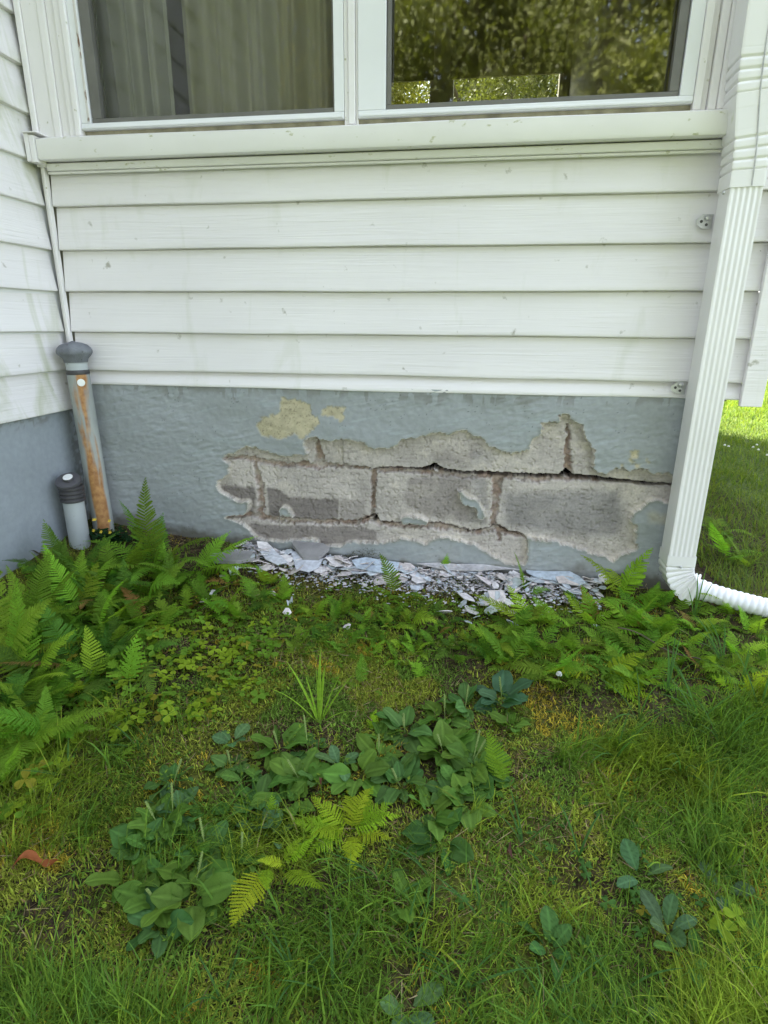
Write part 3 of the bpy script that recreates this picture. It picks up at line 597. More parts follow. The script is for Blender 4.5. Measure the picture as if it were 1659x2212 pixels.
# ------------------------------------------------------------------ paint chips fallen from the wall
def chip_mesh(r, seed, colr):
    g = random.Random(seed); n = g.randint(5, 10); th = .0012 + g.random() * .0012; vs = []; el = g.uniform(.45, .95)
    for k in range(n):
        a = 2 * math.pi * (k + g.uniform(-.25, .25)) / n; q = r * g.uniform(.6, 1.1); vs.append((q * math.cos(a), q * el * math.sin(a), g.uniform(-.001, .001) + .03 * r * math.cos(a * 2)))
    V = [(0, 0, th)] + [(a, b, c + th) for a, b, c in vs] + [(0, 0, 0)] + vs; F = []
    for k in range(n):
        j = (k + 1) % n; F.append((0, 1 + k, 1 + j)); F.append((n + 1, n + 2 + j, n + 2 + k)); F.append((1 + k, n + 2 + k, n + 2 + j, 1 + j))
    o = mk('paint_chip', V, F, M['flake'], np.array(colr) * np.ones((len(V), 3)), link=False); return o.data
CH_COL = [(.74, .70, .71), (.76, .74, .77), (.62, .66, .72), (.74, .67, .67), (.54, .58, .62), (.78, .74, .74), (.68, .61, .59)]
chip_protos = [chip_mesh(1.0, k, CH_COL[k % 7]) for k in range(21)]
def chip_scaled():
    out = []
    for k in range(28):
        r = [.011, .015, .019, .024, .029, .035, .042][k % 7]; out.append((r, chip_mesh(r, 100 + k, CH_COL[(k * 3 + k // 7) % 7])))
    return out
chips = chip_scaled()
def build_chips():
    zone = [(480, 1185), (560, 1190), (640, 1188), (760, 1205), (880, 1215), (1000, 1222), (1120, 1225), (1210, 1240), (1300, 1275), (1290, 1315), (1180, 1310), (1080, 1300), (1010, 1335), (960, 1290), (860, 1262), (760, 1255), (640, 1262), (570, 1235), (520, 1215)]
    lab = 'off white paint chip lying in the pile of flakes under the peeled wall'; grp = 'paint chips fallen below the wall'; cnt = 0; tries = 0
    heap = lambda x, y: .022 * math.exp(-((y + .06) / .07) ** 2)
    while cnt < 285 and tries < 8000:
        tries += 1; px = random.uniform(500, 1310); mid = 1212 + max(0, px - 560) * .095
        py = mid + random.gauss(0, 15) + (48 if 990 < px < 1100 and random.random() < .45 else 0)
        if px < 560 and random.random() < .6: continue
        P = on_g(px, py)
        if P[1] > -.004: P[1] = -random.uniform(.004, .03)
        k = int(random.triangular(0, 27.9, 12)); r, me = chips[k]
        if P[1] + r > .008: P[1] = .005 - r
        if r > .034 and random.random() < .5: continue
        z = float(gz(P[0], P[1])) + random.uniform(.006, .016) + heap(P[0], P[1]) * random.uniform(.5, 1)
        o = bpy.data.objects.new('paint_chip', me); COL.objects.link(o); o.location = (P[0], P[1], z)
        o.rotation_euler = (random.gauss(.15, .22), random.gauss(0, .22), random.uniform(0, 6.28)); tag(o, lab, 'paint chip', grp); cnt += 1
    for (px, py) in [(750, 1362), (1012, 1352), (1105, 1355), (960, 1330), (620, 1330), (545, 1235), (505, 1240), (480, 1252), (1030, 1340), (1105, 1330), (1000, 1310), (1060, 1325), (590, 1290), (460, 1290), (440, 1305)]:
        P = on_g(px, py); me = chips[random.choice([1, 2, 3, 9, 10, 17])][1]; o = bpy.data.objects.new('paint_chip', me); COL.objects.link(o); o.location = (P[0], P[1], float(gz(P[0], P[1])) + .012)
        o.rotation_euler = (random.gauss(0, .3), random.gauss(0, .3), random.uniform(0, 6.28)); tag(o, 'small white paint chip strayed in front of the pile among the ferns', 'paint chip', 'strayed paint chips')
    n = 5200; xx = RNG.uniform(.58, 1.76, n); yy = -np.abs(RNG.normal(.05, .055, n)) - .004; P = np.stack([xx, yy, gz(xx, yy) + .010 + .02 * np.exp(-((yy + .06) / .06) ** 2) * RNG.random(n)], -1); r_ = RNG.uniform(.0022, .0095, (n, 1)); a = RNG.uniform(0, 6.28, n)
    d = np.stack([np.cos(a), np.sin(a), RNG.normal(0, .18, n)], -1); s_ = np.stack([-np.sin(a), np.cos(a), RNG.normal(0, .18, n)], -1); up = np.cross(d, s_) * .0012
    V = np.stack([P - d * r_, P + s_ * r_ * .7, P + d * r_, P - s_ * r_ * .6, P + up], 1).reshape(-1, 3); b = (np.arange(n) * 5)[:, None]; F = np.concatenate([b + np.array(f) for f in ((0, 1, 4), (1, 2, 4), (2, 3, 4), (3, 0, 4))]); c = np.array(CH_COL)[RNG.integers(0, 7, n)] * RNG.uniform(.7, 1.0, (n, 1))
    o = mk('paint_crumbs', V, F, M['flake'], np.repeat(c[:, None, :], 5, 1).reshape(-1, 3)); tag(o, 'crumbs of paint and render dusting the soil under the peeled wall', 'crumbs', kind='stuff')
    def big(poly_px, col, label, lift, name='paint_sheet', mat=None, th=.003, cat='paint chip'):
        pts = []
        for x, y in poly_px: P = on_g(x, y); P[1] = min(P[1], .002); pts.append((P[0], P[1], float(gz(P[0], P[1])) + lift(P[0], P[1])))
        c = np.mean(pts, 0); n = len(pts); V = [c + [0, 0, th + .002]] + [np.array(p) + [0, 0, th] for p in pts] + [c] + [np.array(p) for p in pts]; F = []
        for k in range(n): j = (k + 1) % n; F += [(0, 1 + k, 1 + j), (n + 1, n + 2 + j, n + 2 + k), (1 + k, n + 2 + k, n + 2 + j, 1 + j)]
        V = np.array(V) - c; o = mk(name, V, F, mat or M['flake'], np.array(col) * np.ones((len(V), 3))); o.location = c; tag(o, label, cat)
    big([(1133, 1247), (1145, 1238), (1172, 1240), (1200, 1248), (1228, 1256), (1250, 1268), (1262, 1280), (1252, 1287), (1215, 1283), (1190, 1274), (1172, 1272), (1150, 1266), (1136, 1258)], (.55, .62, .70), 'large pale blue sheet of peeled paint near the right end of the pile', lambda x, y: .034)
    big([(760, 1232), (790, 1225), (830, 1232), (862, 1236), (858, 1254), (835, 1260), (800, 1255), (770, 1248)], (.55, .63, .72), 'broad pale blue flake in the middle of the paint pile', lambda x, y: .034)
    big([(630, 1214), (650, 1206), (678, 1214), (698, 1228), (690, 1245), (668, 1256), (640, 1250)], (.60, .62, .68), 'pale blue flake beside the grey stone slab', lambda x, y: .032)
    big([(562, 1208), (590, 1202), (605, 1216), (622, 1232), (600, 1238), (575, 1226)], (.62, .64, .68), 'jagged white flake at the left end of the paint pile', lambda x, y: .028)
    big([(900, 1238), (950, 1232), (985, 1240), (1040, 1240), (1090, 1235), (1118, 1240), (1100, 1250), (1030, 1254), (960, 1252)], (.58, .56, .57), 'long grey white strip of flaked render in the paint pile', lambda x, y: .034)
    big([(640, 1195), (662, 1186), (700, 1203), (712, 1214), (690, 1232), (655, 1232), (632, 1205)], (.27, .26, .27), 'flat grey stone slab leaning among the paint chips', lambda x, y: .03 + .12 * (y + .12), 'stone_slab', M['stone'], .012, 'stone')
    big([(455, 1216), (500, 1205), (545, 1208), (552, 1222), (510, 1230), (465, 1228)], (.3, .3, .3), 'flat grey stone half hidden by ferns left of the paint chips', lambda x, y: .018, 'stone_slab', M['stone'], .012, 'stone')
build_chips()

# ------------------------------------------------------------------ blades: grass, moss, straw
def blades(pts, L_, W_, bend, lean, az, colr, jit=.25, tipcol=None):
    n = len(pts); tt = np.array([0, .35, .7, 1.0]); ww = np.array([1, .9, .6, 0]); d = np.stack([np.cos(az), np.sin(az), 0 * az], -1); s = np.stack([-np.sin(az), np.cos(az), 0 * az], -1)
    tw = RNG.uniform(-.8, .8, n); s = s * np.cos(tw)[:, None] + np.array([0, 0, 1.]) * np.sin(tw)[:, None] * .5
    V = np.zeros((n, 7, 3)); j = 0
    for k, t in enumerate(tt):
        ang = lean + bend * t; x = L_ * t * np.sin(lean + bend * t * .5); z = L_ * t * np.cos(lean + bend * t * .5)
        c = pts + d * x[:, None] + np.array([0, 0, 1.]) * z[:, None]
        if k < 3: V[:, j] = c - s * (W_ * ww[k] / 2)[:, None]; V[:, j + 1] = c + s * (W_ * ww[k] / 2)[:, None]; j += 2
        else: V[:, j] = c
    b = (np.arange(n) * 7)[:, None]; F = np.concatenate([b + np.array(f) for f in ((0, 1, 3), (0, 3, 2), (2, 3, 5), (2, 5, 4), (4, 5, 6))], 0)
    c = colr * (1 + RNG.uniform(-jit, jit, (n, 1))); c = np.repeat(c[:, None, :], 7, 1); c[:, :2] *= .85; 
    if tipcol is not None: c[:, 6] = c[:, 6] * .5 + np.array(tipcol) * .5
    return V.reshape(-1, 3), F, c.reshape(-1, 3)
def join(parts):
    Vs, Fs, Cs = [], [], []; n = 0
    for V, F, C in parts: Vs.append(V); Fs.append(F + n); Cs.append(C); n += len(V)
    return np.concatenate(Vs), np.concatenate(Fs), np.concatenate(Cs)
def scatter(n, x0, x1, y0, y1):
    x = RNG.uniform(x0, x1, n); y = RNG.uniform(y0, y1, n); return x, y
def zonemask(px, py, poly): return in_poly(np.nan_to_num(px, nan=-999), np.nan_to_num(py, nan=-999), poly)
CLEAR = [(690, 1540, 70), (1185, 2060, 75), (1440, 2000, 100), (560, 1950, 95), (620, 1940, 70), (755, 1790, 80), (415, 1945, 80), (345, 2000, 70), (1090, 1690, 50), (345, 1770, 60), (83, 1885, 50), (875, 2185, 50), (1560, 1930, 45), (960, 1810, 60)]
def clear_of(px, py):
    f = np.ones(px.shape)
    for a, b, q in CLEAR: f = np.minimum(f, np.clip((np.hypot(px - a, py - b) / q - .55) * 2.5, .12, 1))
    return f
SOFT = lambda x, y, s, o: fbm(x * s + o, y * s + o * 2, 3)
GRASS_LONG = [(1180, 1640), (1350, 1590), (1500, 1560), (1720, 1440), (2300, 1500), (2300, 2400), (1500, 2400), (1420, 2100), (1500, 1850), (1300, 1700)]
GRASS_LOW = [(520, 2400), (560, 2050), (820, 1830), (1150, 1700), (1500, 1700), (1800, 1900), (1800, 2500), (500, 2500)]
GRASS_LEFT = [(-400, 1600), (-60, 1640), (140, 1600), (300, 1520), (430, 1480), (400, 1650), (300, 1740), (180, 1850), (-400, 1950)]
GRASS_MID = [(280, 1800), (480, 1720), (760, 1800), (760, 1960), (560, 2050), (400, 2000), (260, 1950)]
GRASS_CORNER = [(-400, 2000), (-80, 2060), (150, 2120), (420, 2180), (520, 2400), (-400, 2500)]
MOSS = [(-400, 1800), (120, 1760), (290, 1740), (300, 2000), (560, 2080), (620, 2300), (-400, 2400)]
MOSS_MID = [(520, 1390), (620, 1400), (850, 1370), (960, 1420), (960, 1500), (780, 1560), (540, 1560), (430, 1480)]
MOSS_R = [(1080, 1700), (1300, 1640), (1480, 1700), (1480, 1850), (1560, 2000), (1450, 2212), (1100, 2212), (1040, 1900)]
def ground_cover():
    G = []; n = 480000; x, y = scatter(n, -.02, 2.7, -1.75, -.0); z = gz(x, y) + (fbm(x * 9, y * 9, 4) - .5) * .03; P = np.stack([x, y, z], -1); px, py = proj(P); cl = SOFT(x, y, 5, 3)
    dens = np.zeros(n) + .035; length = np.full(n, .035)
    for poly, d, l in ((GRASS_LONG, 1.0, .068), (GRASS_LOW, .62, .065), (GRASS_LEFT, .45, .060), (GRASS_MID, .40, .065), (GRASS_CORNER, .60, .055), (MOSS, .10, .04), (MOSS_R, .30, .045)):
        m = zonemask(px, py, poly)
        if poly is MOSS_R: dens[m] = np.minimum(dens[m], d) ; length[m] = l
        else: dens[m] = np.maximum(dens[m], d); length[m] = np.maximum(length[m], l)
    dens *= np.clip((cl - .30) * 3.6, .08, 1.5); dens[y > -.08] *= .3; dens[(y > -.55) & (x < 1.7)] *= .45
    dens *= clear_of(px, py); keep = (RNG.random(n) < dens) & (py < 2330) & (px > -350) & (px < 2050); P = P[keep]; m = len(P); ln = length[keep] * RNG.lognormal(0, .38, m); az = SOFT(P[:, 0], P[:, 1], 2.2, 8) * 14 + RNG.normal(0, 1.3, m)
    base = np.array([.165, .260, .030]); yel = np.array([.265, .325, .038]); blue = np.array([.100, .205, .036]); u = RNG.random((m, 1)); v = SOFT(P[:, 0], P[:, 1], 4, 30)[:, None]
    col = base * (1 - u) + np.where(v > .5, yel, blue) * u; dead = (RNG.random(m) < .045)[:, None]; col = np.where(dead, np.array([.26, .20, .11]), col)
    ln = np.where(dead[:, 0], ln * .7, ln)
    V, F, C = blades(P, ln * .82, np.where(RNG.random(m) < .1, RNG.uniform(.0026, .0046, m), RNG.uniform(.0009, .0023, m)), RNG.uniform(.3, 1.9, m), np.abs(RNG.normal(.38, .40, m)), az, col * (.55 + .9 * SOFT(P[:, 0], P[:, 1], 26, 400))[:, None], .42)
    o = mk('grass', V, F, M['grass'], C); tag(o, 'uncut grass growing over the yard in the shade', 'grass', kind='stuff')
    # lawn beyond the corner
    n = 110000; x = 2.16 + RNG.random(n) ** 1.25 * 3.6; y = -.9 + RNG.random(n) ** 1.3 * 9.5; z = gz(x, y); P = np.stack([x, y, z], -1); px, py = proj(P); k = (px > 1480) & (px < 1720) & (py > 600) & (py < 1500); P = P[k]; m = len(P)
    dist = np.linalg.norm(P - CAM_LOC, axis=1); az = SOFT(P[:, 0], P[:, 1], 2.2, 8) * 14 + RNG.normal(0, 1.2, m); u = RNG.random((m, 1)); col = np.array([.085, .150, .035]) * (1 - u) + np.array([.18, .22, .04]) * u
    V, F, C = blades(P, RNG.lognormal(-2.9, .3, m), .0016 * dist ** .8, RNG.uniform(.4, 1.7, m), np.abs(RNG.normal(.3, .3, m)), az, col)
    o = mk('lawn_grass', V, F, M['grass'], C); tag(o, 'lawn beyond the house corner partly in full sun', 'grass', kind='stuff')
    # moss and tiny ground plants
    n = 650000; x, y = scatter(n, .0, 2.5, -1.5, -.0); z = gz(x, y) + (fbm(x * 9, y * 9, 4) - .5) * .03; P = np.stack([x, y, z + RNG.uniform(0, .003, n)], -1); px, py = proj(P); cl = SOFT(x, y, 7, 60)
    dens = np.zeros(n) + .22
    for poly, d in ((MOSS, .60), (MOSS_MID, .80), (MOSS_R, .55), (GRASS_LOW, .35)):
        m = zonemask(px, py, poly); dens[m] = np.maximum(dens[m], d)
    dens *= np.clip((cl - .33) * 5, .35, 1.3); dens[y > -.15] *= .5; keep = (RNG.random(n) < dens) & (py < 2330) & (px > -350) & (px < 2050); P = P[keep]; m = len(P); v = SOFT(P[:, 0], P[:, 1], 9, 90)[:, None]; u = RNG.random((m, 1))
    gold = np.array([.50, .39, .045]); olive = np.array([.29, .33, .045]); dk = np.array([.14, .23, .035]); col = np.where(v > .68, gold * (.7 + .5 * u), np.where(v > .42, olive * (.7 + .6 * u), dk * (.8 + .6 * u)))
    col = col * (1 - .35 * (RNG.random((m, 1)) < .12)) ; br = (RNG.random((m, 1)) < .06); col = np.where(br, np.array([.19, .11, .06]), col)
    V, F, C = blades(P, RNG.uniform(.006, .017, m), RNG.uniform(.0014, .0032, m), RNG.uniform(.2, 1.4, m), RNG.uniform(0, 1.1, m), RNG.uniform(0, 6.28, m), col, .5)
    o = mk('moss', V, F, M['moss'], C); tag(o, 'cushions of olive and golden moss between the weeds', 'moss', kind='stuff')
    # tiny round leaved weeds knitting the ground together
    n = 90000; x, y = scatter(n, .0, 2.4, -1.5, -.02); z = gz(x, y) + (fbm(x * 9, y * 9, 4) - .5) * .03; P = np.stack([x, y, z + RNG.uniform(.004, .022, n)], -1); px, py = proj(P); cl = SOFT(x, y, 11, 200)
    dens = .22 + .5 * zonemask(px, py, [(-60, 1350), (620, 1260), (1250, 1320), (1500, 1480), (1250, 1500), (1000, 1400), (560, 1560), (300, 1600), (-60, 1820)]) + .3 * zonemask(px, py, [(280, 1640), (1120, 1480), (1150, 1700), (1000, 1880), (700, 1880), (560, 2050), (280, 2030)])
    k = (RNG.random(n) < dens * np.clip((cl - .36) * 5, 0, 1)) & (py < 2330); P = P[k]; m = len(P); a = RNG.uniform(0, 6.28, m); d = np.stack([np.cos(a), np.sin(a), RNG.normal(0, .35, m)], -1); s = np.stack([-np.sin(a), np.cos(a), RNG.normal(0, .35, m)], -1); r_ = RNG.uniform(.0022, .0062, (m, 1))
    V = np.stack([P, P + d * r_ * .7 + s * r_ * .5, P + d * r_ * 1.7, P + d * r_ * .7 - s * r_ * .5], 1).reshape(-1, 3); F = (np.arange(m) * 4)[:, None] + np.arange(4); u = RNG.random((m, 1)); c = (np.array([.10, .20, .035]) * (1 - u) + np.array([.22, .33, .04]) * u) * RNG.uniform(.6, 1.2, (m, 1))
    o = mk('ground_weeds', V, F, M['grass'], np.repeat(c[:, None, :], 4, 1).reshape(-1, 3)); tag(o, 'tiny leaved weeds creeping over the ground between larger plants', 'ground cover', kind='stuff')
    # dead straw and litter
    n = 16000; x, y = scatter(n, .0, 2.5, -1.5, -.01); P = np.stack([x, y, gz(x, y) + RNG.uniform(0, .012, n)], -1); cl = SOFT(x, y, 6, 120); k = RNG.random(n) < np.clip((cl - .42) * 5, .05, 1); P = P[k]; m = len(P); u = RNG.random((m, 1))
    col = np.array([.42, .33, .20]) * (1 - u) + np.array([.17, .09, .05]) * u
    V, F, C = blades(P, RNG.uniform(.012, .055, m), RNG.uniform(.0008, .0022, m), RNG.uniform(-.3, .4, m), RNG.normal(1.45, .12, m), RNG.uniform(0, 6.28, m), col)
    o = mk('dead_straw', V, F, M['grass'], C); tag(o, 'dry dead grass and leaf litter lying on the soil', 'litter', kind='stuff')
    # moss strip on the foot of the wall
    n = 5000; x = RNG.uniform(.55, 1.95, n); cl = SOFT(x, x * 0, 8, 7); k = cl > .5; x = x[k]; m = len(x); y = RNG.uniform(-.012, .008, m); P = np.stack([x, y, gz(x, y) + RNG.uniform(0.0, .045, m) * (cl[k] - .5) * 6], -1)
    col = np.array([.08, .075, .03]) * RNG.uniform(.5, 1.5, (m, 1)); V, F, C = blades(P, RNG.uniform(.006, .013, m), RNG.uniform(.0012, .002, m), RNG.uniform(.2, 1.4, m), RNG.uniform(.3, 1.4, m), RNG.uniform(3.5, 5.9, m), col)
    o = mk('wall_moss', V, F, M['moss'], C); tag(o, 'brown green moss clinging to the foot of the foundation', 'moss', kind='stuff')
ground_cover()

# ------------------------------------------------------------------ ferns
def frond_mesh(seed, L_=1.0, arch=.9, npin=18, width=.30, lobes=7, droop=.15, lacy=True):
    """unit frond, base at the origin, rising along +Z and arching towards +X"""
    g = random.Random(seed); droop0 = droop; V = []; F = []; C = []; ns = 28; pts = []; p = np.array([0., 0, 0]); dirs = []; stipe = .16
    side_sway = g.uniform(-.9, .9)
    for i in range(ns + 1):
        t = i / ns; a = arch * t ** 1.35; d = np.array([math.sin(a), side_sway * t * .5, math.cos(a)]); d /= np.linalg.norm(d); pts.append(p.copy()); dirs.append(d); p = p + d / ns
    pts = np.array(pts); dirs = np.array(dirs)
    def at(t): f = t * ns; i = min(int(f), ns - 1); u = f - i; return pts[i] * (1 - u) + pts[i + 1] * u, dirs[i]
    def quad(a, b, c, d, col): n = len(V); V.extend([a, b, c, d]); C.extend([col] * 4); F.append((n, n + 1, n + 2)); F.append((n, n + 2, n + 3))
    side0 = np.array([0, 1., 0]); green = np.array([1., 1., 1.]); rc = np.array([.9, .95, .55])
    for i in range(ns):
        w0 = .010 * (1 - .8 * i / ns); s = side0 * w0 * .5; nrm = np.cross(dirs[i], side0) * w0 * .4
        quad(pts[i] - s, pts[i] + s, pts[i + 1] + s * .95, pts[i + 1] - s * .95, rc)
        quad(pts[i] - nrm, pts[i] + nrm, pts[i + 1] + nrm, pts[i + 1] - nrm, rc)
    for k in range(npin):
        t = stipe + (1 - stipe) * (k + .3) / npin; s_ = (t - stipe) / (1 - stipe); prof = (min(1, .58 + s_ * 1.7)) * (1 - max(0, s_ - .22) / .80) ** .95
        plen = width * max(.03, prof) * g.uniform(.86, 1.1)
        for sg in (-1, 1):
            if g.random() < .05: continue
            tt = min(.995, t + (0 if sg > 0 else .35 * (1 - stipe) / npin)); c, d = at(tt); up = np.cross(side0, d) * -1
            up = np.cross(d, side0); up = -up if up[0] < 0 and False else up
            fwd = .30 + .45 * s_ + g.uniform(-.10, .10); droop = droop0 * g.uniform(.3, 2.2); q = side0 * sg * math.cos(fwd) + d * math.sin(fwd); q = q / np.linalg.norm(q)
            nn = np.cross(q, d); nn /= max(1e-6, np.linalg.norm(nn)); nn = nn * (1 if nn @ np.array([-math.cos(arch * t), 0, math.sin(arch * t)]) > 0 else -1)
            e = np.cross(nn, q); e = e if e @ d > 0 else -e            # towards the frond tip
            nl = max(2, int(round(lobes * (plen / width) ** .6))); colp = green * g.uniform(.86, 1.12)
            for j in range(nl):
                u0, u1 = j / nl, (j + 1) / nl; um = (u0 + u1) / 2; dr = -droop * plen * um ** 2 * nn
                b0 = c + q * plen * u0 - droop * plen * u0 ** 2 * nn; b1 = c + q * plen * u1 - droop * plen * u1 ** 2 * nn; hl = plen / nl
                lw = (hl * 1.35 if lacy else hl * .9) * (1 - um * .78) * g.uniform(.85, 1.15) + .0015
                if lacy: lw = min(lw, .40 * (1 - stipe) / npin)
                for e2 in (1, -1):
                    tip = (b0 + b1) / 2 + e * e2 * lw + q * hl * .55 + nn * g.uniform(-.12, .05) * lw
                    m0 = b0 + e * e2 * lw * .62 + q * hl * .10; m1 = b1 * .5 + b0 * .5 + e * e2 * lw * .60 + q * hl * .62
                    n = len(V); cc = colp * g.uniform(.9, 1.1); V.extend([b0, m0, tip, m1, b1]); C.extend([cc * .92, cc, cc * 1.05, cc, cc * .92]); F.extend([(n, n + 1, n + 2), (n, n + 2, n + 3), (n, n + 3, n + 4)])
            n = len(V); tip0 = c + q * plen - droop * plen * nn; a0 = c + q * plen * .86 - droop * plen * .74 * nn; V.extend([a0 + e * .006, tip0 + q * plen * .06, a0 - e * .006]); C.extend([colp] * 3); F.append((n, n + 1, n + 2))
    return mk('frond', np.array(V), np.array(F), M['fern'], np.array(C), link=False).data
FR = {'big': [frond_mesh(s, 1, a, 27, .20, 9, dr) for s, a, dr in ((1, .55, .10), (2, .85, .2), (3, 1.15, .15), (4, .35, .12), (5, 1.4, .2))],
      'mid': [frond_mesh(s, 1, a, 17, .26, 7, dr) for s, a, dr in ((11, .5, .1), (12, .9, .2), (13, 1.2, .1), (14, 1.6, .15), (15, .3, .05))],
      'small': [frond_mesh(s, 1, a, 11, .27, 4, dr, False) for s, a, dr in ((21, .6, .1), (22, 1.0, .1), (23, 1.4, .2), (24, .3, .05))]}
FERN_COL = {'dark': (.105, .215, .034), 'mid': (.160, .300, .034), 'light': (.230, .390, .038), 'yellow': (.330, .470, .030)}
SZ = .88
def fern(P, fronds, kind, tone, label, group=None, cat='fern'):
    """fronds: list of (azimuth deg, lean from vertical deg, length m, mesh index or None)"""
    t = empty('fern', (P[0], P[1], float(gz(P[0], P[1])) - .004)); tag(t, label, cat, group); base = np.array(FERN_COL[tone])
    for az, ln, le, ix in fronds:
        me = FR[kind][ix] if ix is not None else random.choice(FR[kind]); o = bpy.data.objects.new('frond', me); COL.objects.link(o); o.parent = t
        le *= SZ; o.scale = (le, le * random.uniform(.85, 1.1), le); o.rotation_euler = (random.gauss(0, .22), math.radians(ln), math.radians(az)); c = base * random.uniform(.66, 1.25); hue = random.uniform(-.18, .26)
        if group and random.random() < .02: c = np.array([.30, .20, .07])
        o.color = (c[0] * (1 + hue), c[1], c[2], 1); o.location = (random.uniform(-.006, .006), random.uniform(-.006, .006), 0)
        # rotation: lean about the local Y after turning; ZYX euler does this
    return t
def auto_fronds(n, L0, lean=(8, 55), face=None, spread=360, sd=.22):
    out = []; a0 = random.uniform(0, 360)
    for k in range(n):
        az = (a0 + 360 * k / n + random.gauss(0, 18)) if face is None else face + random.uniform(-spread / 2, spread / 2)
        out.append((az, random.uniform(*lean), L0 * random.lognormvariate(0, sd), None))
    return out
